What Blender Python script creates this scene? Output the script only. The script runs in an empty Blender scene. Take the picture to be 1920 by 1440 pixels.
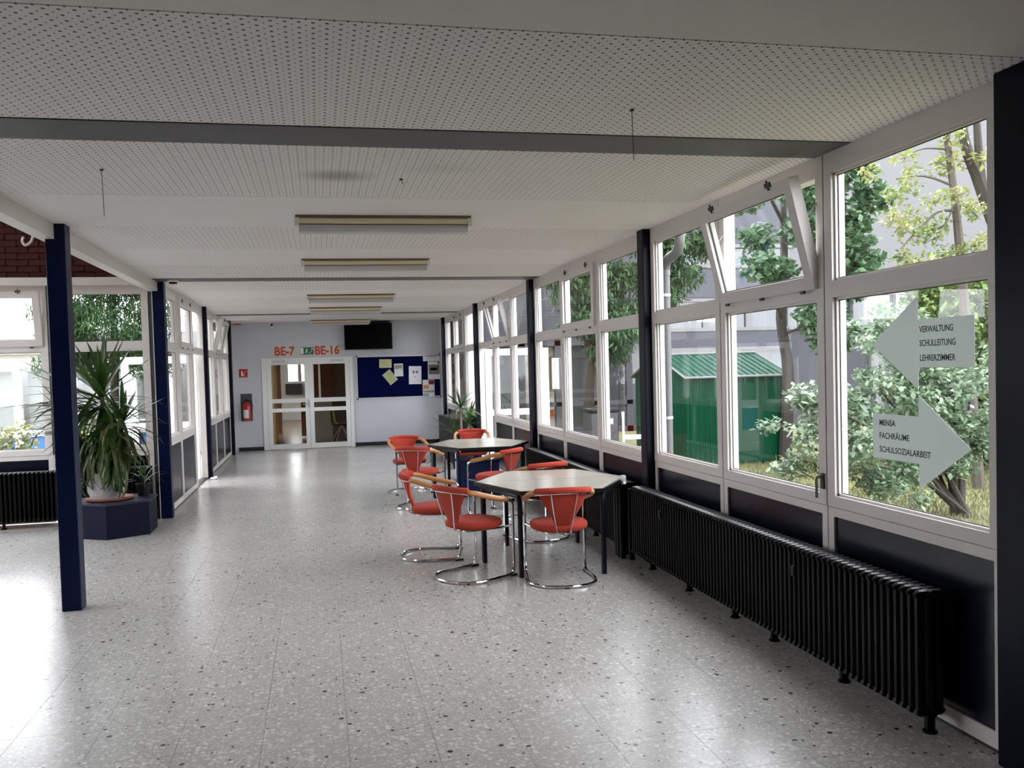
import bpy, math, random
import numpy as np
from mathutils import Matrix, Vector
random.seed(7); rng = np.random.default_rng(7)
R = math.radians
C = bpy.context.scene.collection
scene = bpy.context.scene

# ------------------------------------------------------------------ camera
YAW, PITCH, ROLL, FPX = .2063, -.0354, -.0277, 1614.9
cam = bpy.data.cameras.new('camera'); cam_o = bpy.data.objects.new('camera', cam); C.objects.link(cam_o)
fw = Vector((math.sin(YAW)*math.cos(PITCH), math.cos(YAW)*math.cos(PITCH), math.sin(PITCH)))
rt = Vector((math.cos(YAW), -math.sin(YAW), 0)); up = rt.cross(fw)
r2 = math.cos(ROLL)*rt + math.sin(ROLL)*up; u2 = -math.sin(ROLL)*rt + math.cos(ROLL)*up
cam_o.matrix_world = Matrix(((r2.x, u2.x, -fw.x, 0), (r2.y, u2.y, -fw.y, 0), (r2.z, u2.z, -fw.z, 1.76), (0, 0, 0, 1)))
cam.sensor_fit = 'HORIZONTAL'; cam.sensor_width = 36; cam.lens = FPX/1920*36
cam.shift_x = (960-936.17)/1920; cam.shift_y = (745.3-720)/1920
cam.clip_start = .05; cam.clip_end = 300
scene.camera = cam_o

# ------------------------------------------------------------------ overcast sky, exposure
w = bpy.data.worlds.new('overcast_sky'); scene.world = w; w.use_nodes = True
bg = w.node_tree.nodes['Background']; bg.inputs['Color'].default_value = (.93, .95, 1.0, 1); bg.inputs['Strength'].default_value = 1.0
vs = scene.view_settings
scene.display_settings.display_device = 'sRGB'
vs.view_transform = 'Standard'; vs.look = 'None'; vs.gamma = 1; vs.use_curve_mapping = False
vs.exposure = 3.35
try:
    scene.cycles.use_denoising = True; scene.cycles.denoiser = 'OPENIMAGEDENOISE'
except Exception: pass
scene.cycles.max_bounces = 14; scene.cycles.diffuse_bounces = 7; scene.cycles.transparent_max_bounces = 40
scene.cycles.glossy_bounces = 4; scene.cycles.sample_clamp_indirect = 6; scene.cycles.caustics_reflective = False

# ------------------------------------------------------------------ materials
def nodes(m):
    return m.node_tree.nodes, m.node_tree.links
def srgb(r, g, b):
    f = lambda c: (c/255/12.92 if c/255 <= .04045 else ((c/255+.055)/1.055)**2.4)
    return (f(r), f(g), f(b), 1)
def mat(name, col, rough=.5, metal=0., spec=.5, var=.0, scale=8., bump=0., bscale=60., coat=0., sheen=0.):
    m = bpy.data.materials.new(name); m.use_nodes = True
    n, l = nodes(m); p = n['Principled BSDF']
    p.inputs['Base Color'].default_value = col; p.inputs['Roughness'].default_value = rough
    p.inputs['Metallic'].default_value = metal; p.inputs['Specular IOR Level'].default_value = spec
    p.inputs['Coat Weight'].default_value = coat; p.inputs['Sheen Weight'].default_value = sheen
    g = n.new('ShaderNodeNewGeometry')
    if var:
        t = n.new('ShaderNodeTexNoise'); t.inputs['Scale'].default_value = scale; t.inputs['Detail'].default_value = 5
        l.new(g.outputs['Position'], t.inputs['Vector'])
        mx = n.new('ShaderNodeMix'); mx.data_type = 'RGBA'
        mx.inputs[6].default_value = tuple(c*(1-var) for c in col[:3])+(1,); mx.inputs[7].default_value = tuple(min(1, c*(1+var)) for c in col[:3])+(1,)
        l.new(t.outputs['Fac'], mx.inputs[0]); l.new(mx.outputs[2], p.inputs['Base Color'])
    if bump:
        t = n.new('ShaderNodeTexNoise'); t.inputs['Scale'].default_value = bscale; t.inputs['Detail'].default_value = 4
        l.new(g.outputs['Position'], t.inputs['Vector'])
        b = n.new('ShaderNodeBump'); b.inputs['Strength'].default_value = bump; b.inputs['Distance'].default_value = .01
        l.new(t.outputs['Fac'], b.inputs['Height']); l.new(b.outputs['Normal'], p.inputs['Normal'])
    return m
def glass_mat(name, tint=(.985, .99, .988), refl=.34):
    m = bpy.data.materials.new(name); m.use_nodes = True
    n, l = nodes(m); n.remove(n['Principled BSDF']); out = n['Material Output']
    t = n.new('ShaderNodeBsdfTransparent'); t.inputs['Color'].default_value = tint+(1,)
    gl = n.new('ShaderNodeBsdfGlossy'); gl.inputs['Roughness'].default_value = .0
    lw = n.new('ShaderNodeLayerWeight'); lw.inputs['Blend'].default_value = .5
    po = n.new('ShaderNodeMath'); po.operation = 'POWER'; po.inputs[1].default_value = 4.5; l.new(lw.outputs['Facing'], po.inputs[0])
    ma = n.new('ShaderNodeMath'); ma.operation = 'MULTIPLY_ADD'; ma.inputs[1].default_value = refl; ma.inputs[2].default_value = .022
    l.new(po.outputs[0], ma.inputs[0])
    mx = n.new('ShaderNodeMixShader'); l.new(ma.outputs[0], mx.inputs[0]); l.new(t.outputs[0], mx.inputs[1]); l.new(gl.outputs[0], mx.inputs[2])
    l.new(mx.outputs[0], out.inputs['Surface'])
    return m
def leaf_mat(name, a, b, scale=3., trans=.35, rough=.5):
    m = bpy.data.materials.new(name); m.use_nodes = True
    n, l = nodes(m); p = n['Principled BSDF']; out = n['Material Output']
    g = n.new('ShaderNodeNewGeometry'); t = n.new('ShaderNodeTexNoise'); t.inputs['Scale'].default_value = scale; t.inputs['Detail'].default_value = 6
    l.new(g.outputs['Position'], t.inputs['Vector'])
    rp = n.new('ShaderNodeValToRGB'); rp.color_ramp.elements[0].position = .33; rp.color_ramp.elements[1].position = .66
    rp.color_ramp.elements[0].color = a; rp.color_ramp.elements[1].color = b
    l.new(t.outputs['Fac'], rp.inputs['Fac']); l.new(rp.outputs['Color'], p.inputs['Base Color']); p.inputs['Roughness'].default_value = rough
    tr = n.new('ShaderNodeBsdfTranslucent'); l.new(rp.outputs['Color'], tr.inputs['Color'])
    mx = n.new('ShaderNodeMixShader'); mx.inputs[0].default_value = trans
    l.new(p.outputs[0], mx.inputs[1]); l.new(tr.outputs[0], mx.inputs[2]); l.new(mx.outputs[0], out.inputs['Surface'])
    return m
def terrazzo():
    m = bpy.data.materials.new('terrazzo'); m.use_nodes = True
    n, l = nodes(m); p = n['Principled BSDF']; g = n.new('ShaderNodeNewGeometry')
    ns = n.new('ShaderNodeTexNoise'); ns.inputs['Scale'].default_value = 70; ns.inputs['Detail'].default_value = 2
    l.new(g.outputs['Position'], ns.inputs['Vector'])
    ad = n.new('ShaderNodeVectorMath'); ad.operation = 'MULTIPLY_ADD'; ad.inputs[1].default_value = (.012, .012, 0)
    l.new(ns.outputs['Color'], ad.inputs[0]); l.new(g.outputs['Position'], ad.inputs[2])
    big = n.new('ShaderNodeTexNoise'); big.inputs['Scale'].default_value = 1.1; big.inputs['Detail'].default_value = 4
    l.new(g.outputs['Position'], big.inputs['Vector'])
    base = n.new('ShaderNodeMix'); base.data_type = 'RGBA'
    base.inputs[6].default_value = (.315, .30, .287, 1); base.inputs[7].default_value = (.415, .398, .382, 1); l.new(big.outputs['Fac'], base.inputs[0])
    last = base.outputs[2]
    def layer(scale, r0, prob, lo, hi, seed):
        nonlocal last
        of = n.new('ShaderNodeVectorMath'); of.operation = 'ADD'; of.inputs[1].default_value = (seed, seed*1.7, 0); l.new(ad.outputs[0], of.inputs[0])
        v = n.new('ShaderNodeTexVoronoi'); v.voronoi_dimensions = '2D'; v.inputs['Scale'].default_value = scale; l.new(of.outputs[0], v.inputs['Vector'])
        sp = n.new('ShaderNodeSeparateColor'); l.new(v.outputs['Color'], sp.inputs[0])
        lt = n.new('ShaderNodeMath'); lt.operation = 'LESS_THAN'; lt.inputs[1].default_value = prob; l.new(sp.outputs[0], lt.inputs[0])
        rad = n.new('ShaderNodeMath'); rad.operation = 'MULTIPLY_ADD'; rad.inputs[1].default_value = r0*.7; rad.inputs[2].default_value = r0*.45; l.new(sp.outputs[1], rad.inputs[0])
        d = n.new('ShaderNodeMath'); d.operation = 'LESS_THAN'; l.new(v.outputs['Distance'], d.inputs[0]); l.new(rad.outputs[0], d.inputs[1])
        f = n.new('ShaderNodeMath'); f.operation = 'MULTIPLY'; l.new(d.outputs[0], f.inputs[0]); l.new(lt.outputs[0], f.inputs[1])
        cc = n.new('ShaderNodeMix'); cc.data_type = 'RGBA'; cc.inputs[6].default_value = lo; cc.inputs[7].default_value = hi; l.new(sp.outputs[2], cc.inputs[0])
        mx = n.new('ShaderNodeMix'); mx.data_type = 'RGBA'; l.new(f.outputs[0], mx.inputs[0]); l.new(last, mx.inputs[6]); l.new(cc.outputs[2], mx.inputs[7])
        last = mx.outputs[2]
    layer(72, .48, .75, (.37, .355, .34, 1), (.52, .51, .50, 1), 3.1)
    layer(36, .46, .42, (.40, .385, .375, 1), (.57, .56, .55, 1), 7.7)
    layer(46, .36, .026, (.04, .02, .025, 1), (.12, .09, .075, 1), 13.3)
    layer(25, .32, .024, (.012, .014, .018, 1), (.06, .06, .07, 1), 21.9)
    l.new(last, p.inputs['Base Color'])
    rr = n.new('ShaderNodeMapRange'); rr.inputs[3].default_value = .16; rr.inputs[4].default_value = .30; l.new(big.outputs['Fac'], rr.inputs[0]); l.new(rr.outputs[0], p.inputs['Roughness'])
    p.inputs['Specular IOR Level'].default_value = .55
    return m
def perforated():
    """white acoustic board: staggered rows of punched holes, big and small, as dark dots in the colour"""
    m = bpy.data.materials.new('perforated_board'); m.use_nodes = True
    n, l = nodes(m); p = n['Principled BSDF']; g = n.new('ShaderNodeNewGeometry')
    P = .046
    def dots(off, rad):
        a = n.new('ShaderNodeVectorMath'); a.operation = 'MULTIPLY_ADD'; a.inputs[1].default_value = (1/P, 1/P, 0); a.inputs[2].default_value = (off[0], off[1], 0)
        l.new(g.outputs['Position'], a.inputs[0])
        f = n.new('ShaderNodeVectorMath'); f.operation = 'FRACTION'; l.new(a.outputs[0], f.inputs[0])
        s = n.new('ShaderNodeVectorMath'); s.operation = 'SUBTRACT'; s.inputs[1].default_value = (.5, .5, 0); l.new(f.outputs[0], s.inputs[0])
        ln = n.new('ShaderNodeVectorMath'); ln.operation = 'LENGTH'; l.new(s.outputs[0], ln.inputs[0])
        c = n.new('ShaderNodeMath'); c.operation = 'LESS_THAN'; c.inputs[1].default_value = rad; l.new(ln.outputs['Value'], c.inputs[0])
        return c.outputs[0]
    d1, d2 = dots((0, 0), .138), dots((.5, .5), .08)
    mxx = n.new('ShaderNodeMath'); mxx.operation = 'MAXIMUM'; l.new(d1, mxx.inputs[0]); l.new(d2, mxx.inputs[1])
    st = stain(n, l, g)
    mx = n.new('ShaderNodeMix'); mx.data_type = 'RGBA'; mx.inputs[7].default_value = (.11, .09, .085, 1)
    l.new(st, mx.inputs[6]); l.new(mxx.outputs[0], mx.inputs[0]); l.new(mx.outputs[2], p.inputs['Base Color'])
    p.inputs['Roughness'].default_value = .7; p.inputs['Specular IOR Level'].default_value = .25
    return m
CEIL = (.79, .765, .765, 1)
def stain(n, l, g):
    """soot stains that stay on the boards"""
    last = None
    for (x, y, rx, ry, s) in ((.15, 5.24, .30, .22, .55), (.75, 5.0, .35, .2, .12)):
        a = n.new('ShaderNodeVectorMath'); a.operation = 'SUBTRACT'; a.inputs[1].default_value = (x, y, 2.92); l.new(g.outputs['Position'], a.inputs[0])
        b = n.new('ShaderNodeVectorMath'); b.operation = 'MULTIPLY'; b.inputs[1].default_value = (1/rx, 1/ry, 0); l.new(a.outputs[0], b.inputs[0])
        ln = n.new('ShaderNodeVectorMath'); ln.operation = 'LENGTH'; l.new(b.outputs[0], ln.inputs[0])
        mr = n.new('ShaderNodeMapRange'); mr.interpolation_type = 'SMOOTHSTEP'; mr.inputs[1].default_value = 1; mr.inputs[2].default_value = .05; mr.inputs[3].default_value = 0; mr.inputs[4].default_value = s
        l.new(ln.outputs['Value'], mr.inputs[0])
        mx = n.new('ShaderNodeMix'); mx.data_type = 'RGBA'; mx.inputs[7].default_value = (.12, .09, .085, 1)
        if last is None: mx.inputs[6].default_value = CEIL
        else: l.new(last, mx.inputs[6])
        l.new(mr.outputs[0], mx.inputs[0]); last = mx.outputs[2]
    return last

M = dict(
    terrazzo=terrazzo(), perf=perforated(), grout=mat('grout', (.34, .29, .26, 1), .7),
    board=mat('ceiling_board', CEIL, .7, spec=.25, var=.03, scale=2),
    strip=mat('grey_strip', (.085, .085, .088, 1), .55),
    wall=mat('white_plaster', (.57, .585, .635, 1), .75, spec=.2, var=.03, scale=3, bump=.05, bscale=150),
    wall2=mat('plain_plaster', (.70, .69, .67, 1), .8, var=.03),
    pvc=mat('white_pvc', (.64, .605, .585, 1), .38, var=.03, scale=4),
    white=mat('white_paint', (.78, .78, .78, 1), .45),
    navy=mat('navy_enamel', (.002, .0035, .012, 1), .4, spec=.12, var=.12, scale=3),
    blue=mat('blue_enamel', (.0022, .0055, .030, 1), .35, spec=.15, var=.1, scale=3),
    panel=mat('navy_panel', (.001, .002, .010, 1), .25, spec=.25, var=.1, scale=2),
    planter=mat('blue_planter_board', (.001, .0028, .015, 1), .5, spec=.12, var=.1, scale=5),
    boxblue=mat('box_blue', (.006, .022, .11, 1), .5, spec=.3),
    planter_top=mat('planter_top', (.018, .022, .045, 1), .4, spec=.2),
    black=mat('black_cast_iron', (.0015, .0015, .002, 1), .42, bump=.05, bscale=90, spec=.13),
    glint=mat('glint_grey', (.085, .088, .098, 1), .3, spec=.6),  # lighter grey that paints the highlight on radiator tops
    blackp=mat('black_plastic', (.008, .008, .009, 1), .45, spec=.25),
    screen=mat('black_screen', (.001, .001, .0015, 1), .3, spec=.04),
    seal=mat('grey_seal', (.06, .065, .06, 1), .6),
    steel=mat('dark_steel_tube', (.003, .004, .010, 1), .4, spec=.2),
    chrome=mat('chrome', (.72, .73, .75, 1), .10, metal=1),
    alu=mat('aluminium', (.6, .6, .6, 1), .35, metal=1),
    wood=mat('beech_armrest', (.42, .19, .065, 1), .35, var=.18, scale=25),
    red=mat('red_upholstery', (.37, .046, .028, 1), .9, var=.12, scale=30, bump=.3, bscale=400, sheen=.08, spec=.12),
    laminate=mat('beige_laminate', (.385, .355, .30, 1), .22, var=.06, scale=14),
    edge=mat('black_edge', (.004, .004, .005, 1), .45, spec=.2),
    glass=glass_mat('window_glass'),
    glass2=glass_mat('door_glass', (.90, .90, .88), .35),
    brick=mat('red_brick', (.060, .017, .015, 1), .75, spec=.2, var=.35, scale=9, bump=.4, bscale=60),
    reardark=mat('rear_dark', (.16, .075, .06, 1), .8, var=.3, scale=9), nearboard=mat('warm_board', (.72, .695, .67, 1), .7, spec=.25, var=.03),
    mortar=mat('dark_mortar', (.030, .012, .011, 1), .85, spec=.1),
    cream=mat('aged_cream_diffuser', (.72, .62, .45, 1), .4),
    opal=mat('opal_diffuser', (.70, .70, .70, 1), .35),
    lens=mat('grey_lens', (.46, .46, .48, 1), .3),
    lampmetal=mat('lamp_tray', (.16, .12, .09, 1), .5),
    base=mat('black_baseboard', (.008, .008, .01, 1), .4),
    redpaint=mat('red_enamel', (.42, .015, .015, 1), .3),
    redletter=mat('red_letter', (.55, .05, .03, 1), .5),
    plate=mat('pale_plate', (.60, .58, .55, 1), .5),
    green=mat('exit_green', (.01, .14, .06, 1), .4),
    ink=mat('black_ink', (.012, .012, .014, 1), .6),
    felt=mat('navy_felt', (.002, .0045, .040, 1), .95, spec=.05, bump=.2, bscale=300),
    paper=mat('white_paper', (.74, .75, .80, 1), .7),
    ypaper=mat('yellow_paper', (.62, .62, .36, 1), .7),
    gpaper=mat('green_print', (.45, .50, .28, 1), .6, var=.3, scale=14),
    grayprint=mat('grey_print', (.16, .15, .14, 1), .6, var=.5, scale=40),
    orange=mat('orange_print', (.62, .26, .10, 1), .6), maroon=mat('maroon_print', (.20, .02, .025, 1), .6),
    teal=mat('teal_print', (.22, .38, .40, 1), .6),
    terracotta=mat('terracotta', (.26, .075, .04, 1), .7, var=.1), soil=mat('soil', (.03, .02, .014, 1), .9, var=.4, scale=40),
    potwhite=mat('white_pot', (.36, .35, .36, 1), .35),
    yleaf=leaf_mat('yucca_leaf', (.008, .028, .006, 1), (.05, .115, .018, 1), 2.2, .2, .38),
    yold=leaf_mat('yucca_old_leaf', (.03, .045, .008, 1), (.10, .10, .022, 1), 3, .25, .5),
    bark=mat('bark', (.075, .058, .042, 1), .9, var=.4, scale=14, bump=.8, bscale=40),
    bark2=mat('grey_bark', (.055, .045, .035, 1), .9, var=.4, scale=14),
    barkpale=mat('pale_bark', (.20, .16, .12, 1), .9, var=.3, scale=14, bump=.5, bscale=40),
    grass=leaf_mat('lawn_grass', (.13, .16, .045, 1), (.30, .29, .11, 1), 1.6, .2, .8),
    lawn=mat('lawn_soil', (.20, .20, .075, 1), .95, var=.45, scale=2.2, bump=.5, bscale=90),
    paving=mat('paving', (.22, .19, .17, 1), .85, var=.2, scale=5),
    fern=leaf_mat('conifer_green', (.03, .085, .03, 1), (.11, .23, .07, 1), 2.5, .25, .6),
    ginkgo=leaf_mat('fan_leaf_green', (.045, .115, .045, 1), (.16, .28, .14, 1), 4, .35),
    robinia=leaf_mat('yellow_green_leaf', (.19, .30, .10, 1), (.48, .46, .17, 1), 2.6, .4),
    apple=leaf_mat('apple_leaf', (.07, .135, .06, 1), (.29, .37, .26, 1), 7, .3, .35),
    hedge=leaf_mat('hedge_leaf', (.07, .155, .035, 1), (.26, .34, .12, 1), 5, .35),
    hydra=leaf_mat('pale_flower', (.16, .24, .06, 1), (.62, .60, .30, 1), 6, .3),
    fruit=mat('green_apple', (.36, .42, .14, 1), .4, var=.15),
    shed=mat('green_sheet', (.001, .20, .085, 1), .5, spec=.08, var=.12, scale=4),
    shedroof=mat('green_roof_sheet', (.02, .24, .14, 1), .5, spec=.2, var=.3, scale=3),
    shedtrim=mat('white_shed_trim', (.7, .72, .72, 1), .5),
    facade=mat('lilac_render', (.30, .30, .36, 1), .9, var=.05, scale=1.5),
    facadew=mat('white_render', (.60, .60, .64, 1), .9, var=.04, scale=1),
    facadel=mat('bright_render', (.75, .75, .75, 1), .9),
    spandrel=mat('blue_spandrel', (.035, .04, .085, 1), .4), spandrelb=mat('light_blue_spandrel', (.03, .11, .30, 1), .4),
    darkglass=mat('dark_window', (.03, .035, .045, 1), .08, spec=.8), palecurtain=mat('pale_curtain', (.55, .58, .58, 1), .8),
    yellow=mat('yellow_panel', (.58, .47, .24, 1), .6), ochre=mat('ochre_wall', (.55, .40, .16, 1), .6),
    pipe=mat('grey_downpipe', (.50, .50, .53, 1), .45), greyboard=mat('grey_backboard', (.045, .042, .05, 1), .5),
    brown=mat('brown_wood', (.12, .04, .018, 1), .45, var=.2, scale=12), darkwall=mat('brown_partition', (.10, .06, .04, 1), .6), orangewood=mat('orange_wood', (.38, .14, .04, 1), .5, var=.15, scale=10),
    whiteout=mat('dimmed_white', (.62, .62, .64, 1), .6),  # white dimmed to hold back the courtyard's brightness
    lino=mat('brown_lino', (.26, .17, .11, 1), .22, var=.1), lime=mat('lime_plastic', (.42, .48, .03, 1), .4),
    charcoal=mat('charcoal_panel', (.009, .009, .0105, 1), .6, spec=.2), grey=mat('grey_metal', (.22, .23, .26, 1), .5),
    beige=mat('beige_panel', (.33, .29, .23, 1), .6),
)
# courtyard colours are darkened to balance outdoor brightness against the raised exposure
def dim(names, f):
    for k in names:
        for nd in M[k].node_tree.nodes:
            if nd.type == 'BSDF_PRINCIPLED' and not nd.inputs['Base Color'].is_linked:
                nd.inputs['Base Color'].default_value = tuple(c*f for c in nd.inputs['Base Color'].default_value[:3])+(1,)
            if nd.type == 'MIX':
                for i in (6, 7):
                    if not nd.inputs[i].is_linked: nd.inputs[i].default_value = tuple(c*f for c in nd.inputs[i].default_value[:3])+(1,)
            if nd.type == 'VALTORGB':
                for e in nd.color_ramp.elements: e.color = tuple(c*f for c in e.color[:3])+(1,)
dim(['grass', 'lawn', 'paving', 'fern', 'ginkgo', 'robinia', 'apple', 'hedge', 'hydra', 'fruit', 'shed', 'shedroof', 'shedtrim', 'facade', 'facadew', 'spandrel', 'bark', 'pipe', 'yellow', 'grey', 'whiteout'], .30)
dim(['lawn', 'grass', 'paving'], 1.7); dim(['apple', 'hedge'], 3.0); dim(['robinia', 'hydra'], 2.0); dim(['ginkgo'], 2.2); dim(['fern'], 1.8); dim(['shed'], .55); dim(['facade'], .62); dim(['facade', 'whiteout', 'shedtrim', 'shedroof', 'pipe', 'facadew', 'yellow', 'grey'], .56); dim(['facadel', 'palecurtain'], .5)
# frosted vinyl for the arrows on the glass
def vinyl():
    m = bpy.data.materials.new('frosted_vinyl'); m.use_nodes = True
    n, l = nodes(m); p = n['Principled BSDF']; p.inputs['Base Color'].default_value = (.58, .61, .58, 1); p.inputs['Roughness'].default_value = .6
    t = n.new('ShaderNodeBsdfTranslucent'); t.inputs['Color'].default_value = (.45, .48, .47, 1)
    mx = n.new('ShaderNodeMixShader'); mx.inputs[0].default_value = .45
    l.new(p.outputs[0], mx.inputs[1]); l.new(t.outputs[0], mx.inputs[2]); l.new(mx.outputs[0], n['Material Output'].inputs['Surface'])
    return m
M['vinyl'] = vinyl()

# ------------------------------------------------------------------ mesh building helpers
class MB:
    def __init__(s): s.v = []; s.f = []
    def add(s, vs, fs):
        b = len(s.v); s.v += [tuple(p) for p in vs]; s.f += [tuple(i+b for i in f) for f in fs]; return s
    def box(s, x0, x1, y0, y1, z0, z1):
        return s.add([(x0, y0, z0), (x1, y0, z0), (x1, y1, z0), (x0, y1, z0), (x0, y0, z1), (x1, y0, z1), (x1, y1, z1), (x0, y1, z1)],
                     [(0, 3, 2, 1), (4, 5, 6, 7), (0, 1, 5, 4), (1, 2, 6, 5), (2, 3, 7, 6), (3, 0, 4, 7)])
    def bbox(s, x0, x1, y0, y1, z0, z1, b=.006):
        """box with chamfered upright and top edges"""
        return s.prism([(x0+b, y0), (x1-b, y0), (x1, y0+b), (x1, y1-b), (x1-b, y1), (x0+b, y1), (x0, y1-b), (x0, y0+b)], z0, z1, b)
    def prism(s, poly, z0, z1, b=0.):
        n = len(poly); cx = sum(p[0] for p in poly)/n; cy = sum(p[1] for p in poly)/n
        def ring(z, k):
            o = []
            for x, y in poly:
                d = math.hypot(x-cx, y-cy) or 1; o.append((x-(x-cx)/d*k, y-(y-cy)/d*k, z))
            return o
        rings = [ring(z0, b)] + ([ring(z0+b, 0), ring(z1-b, 0)] if b else []) + [ring(z1, b)]
        vs = sum(rings, []); fs = [tuple(range(n-1, -1, -1)), tuple(range((len(rings)-1)*n, len(rings)*n))]
        for k in range(len(rings)-1):
            for i in range(n):
                j = (i+1) % n; fs.append((k*n+i, k*n+j, (k+1)*n+j, (k+1)*n+i))
        return s.add(vs, fs)
    def tube(s, pts, r, n=8, closed=False):
        P = [Vector(p) for p in pts]; m = len(P); rs = r if isinstance(r, (list, tuple)) else [r]*m
        vs = []; nor = None
        for i in range(m):
            if closed: t = P[(i+1) % m]-P[i-1]
            else: t = P[min(i+1, m-1)]-P[max(i-1, 0)]
            t.normalize()
            if nor is None:
                nor = Vector((0, 0, 1)) if abs(t.z) < .9 else Vector((1, 0, 0))
            nor = (nor-t*nor.dot(t)).normalized(); b = t.cross(nor)
            for k in range(n):
                a = 2*math.pi*k/n; vs.append(P[i]+(nor*math.cos(a)+b*math.sin(a))*rs[i])
        fs = []
        for i in range(m if closed else m-1):
            for k in range(n):
                j = (k+1) % n; ii = (i+1) % m
                fs.append((i*n+k, i*n+j, ii*n+j, ii*n+k))
        if not closed: fs += [tuple(range(n-1, -1, -1)), tuple(range((m-1)*n, m*n))]
        return s.add(vs, fs)
    def lathe(s, prof, n=20, c=(0, 0, 0)):
        vs = []; fs = []
        for (r, z) in prof:
            for k in range(n):
                a = 2*math.pi*k/n; vs.append((c[0]+r*math.cos(a), c[1]+r*math.sin(a), c[2]+z))
        for i in range(len(prof)-1):
            for k in range(n):
                j = (k+1) % n; fs.append((i*n+k, i*n+j, (i+1)*n+j, (i+1)*n+k))
        fs += [tuple(range(n-1, -1, -1)), tuple(range((len(prof)-1)*n, len(prof)*n))]
        return s.add(vs, fs)
    def ball(s, c, r, n=10, m=7):
        rx, ry, rz = r if isinstance(r, (tuple, list)) else (r, r, r)
        vs = []; fs = []
        for i in range(m+1):
            th = math.pi*i/m
            for k in range(n):
                a = 2*math.pi*k/n; vs.append((c[0]+rx*math.sin(th)*math.cos(a), c[1]+ry*math.sin(th)*math.sin(a), c[2]-rz*math.cos(th)))
        for i in range(m):
            for k in range(n):
                j = (k+1) % n; fs.append((i*n+k, i*n+j, (i+1)*n+j, (i+1)*n+k))
        return s.add(vs, fs)
    def xform(s, mtx, start=0):
        for i in range(start, len(s.v)): s.v[i] = tuple(mtx @ Vector(s.v[i]))
        return s
    def mesh(s, name, material, sharp=35):
        me = bpy.data.meshes.new(name); me.from_pydata(s.v, [], s.f)
        me.materials.append(M[material] if isinstance(material, str) else material)
        me.validate(verbose=False)
        me.shade_smooth()
        if not sharp: me.shade_flat()
        if sharp: me.set_sharp_from_angle(angle=R(sharp))
        me.update(); return me
    def obj(s, name, material, parent=None, loc=(0, 0, 0), rz=0, sharp=35):
        return link(name, s.mesh(name, material, sharp), parent, loc, rz)
def link(name, data, parent=None, loc=(0, 0, 0), rz=0):
    o = bpy.data.objects.new(name, data); C.objects.link(o); o.location = loc; o.rotation_euler = (0, 0, rz)
    if parent: o.parent = parent
    return o
def props(o, label=None, cat=None, group=None, kind=None):
    for k, v in (('label', label), ('category', cat), ('group', group), ('kind', kind)):
        if v: o[k] = v
    return o
def thing(name, label, cat, loc=(0, 0, 0), rz=0, group=None):
    return props(link(name, None, None, loc, rz), label, cat, group)
def struct(name, data=None, loc=(0, 0, 0), rz=0, label=None):
    return props(link(name, data, None, loc, rz), label, None, None, 'structure')
def copy_tree(o, parent=None):
    c = o.copy(); C.objects.link(c)
    if parent: c.parent = parent
    for ch in [x for x in o.children]: copy_tree(ch, c)
    return c
def fillet(pts, r, n=5):
    P = [Vector(p) for p in pts]; out = [P[0]]
    for i in range(1, len(P)-1):
        a = P[i-1]-P[i]; b = P[i+1]-P[i]; k = min(r, a.length*.48, b.length*.48)
        p0 = P[i]+a.normalized()*k; p1 = P[i]+b.normalized()*k
        for j in range(n+1):
            t = j/n; out.append(p0*(1-t)**2+P[i]*2*t*(1-t)+p1*t*t)
    out.append(P[-1]); return out
def smooth_path(pts, n=6):
    P = [Vector(p) for p in pts]; out = []
    for i in range(len(P)-1):
        p0 = P[max(i-1, 0)]; p1 = P[i]; p2 = P[i+1]; p3 = P[min(i+2, len(P)-1)]
        for j in range(n):
            t = j/n
            out.append(.5*((2*p1)+(p2-p0)*t+(2*p0-5*p1+4*p2-p3)*t*t+(3*p1-p0-3*p2+p3)*t**3))
    out.append(P[-1]); return out
def text(s, size, material, parent, loc, rot, name='lettering', align='LEFT', ext=.001, sx=1., offset=0.):
    cu = bpy.data.curves.new(name, 'FONT'); cu.body = s; cu.size = size; cu.extrude = ext; cu.align_x = align; cu.offset = offset; cu.resolution_u = 3
    cu.materials.append(M[material]); o = bpy.data.objects.new(name, cu); C.objects.link(o)
    bpy.context.view_layer.update()
    me = bpy.data.meshes.new_from_object(o); bpy.data.objects.remove(o); me.name = name
    o = bpy.data.objects.new(name, me); C.objects.link(o)
    o.location = loc; o.rotation_euler = rot; o.scale = (sx, 1, 1)
    if parent: o.parent = parent
    return o

XR, XL, H, YF = 2.857, -1.893, 2.921, 20.388
COL = [3.02+4.14*k for k in range(5)]

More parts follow.
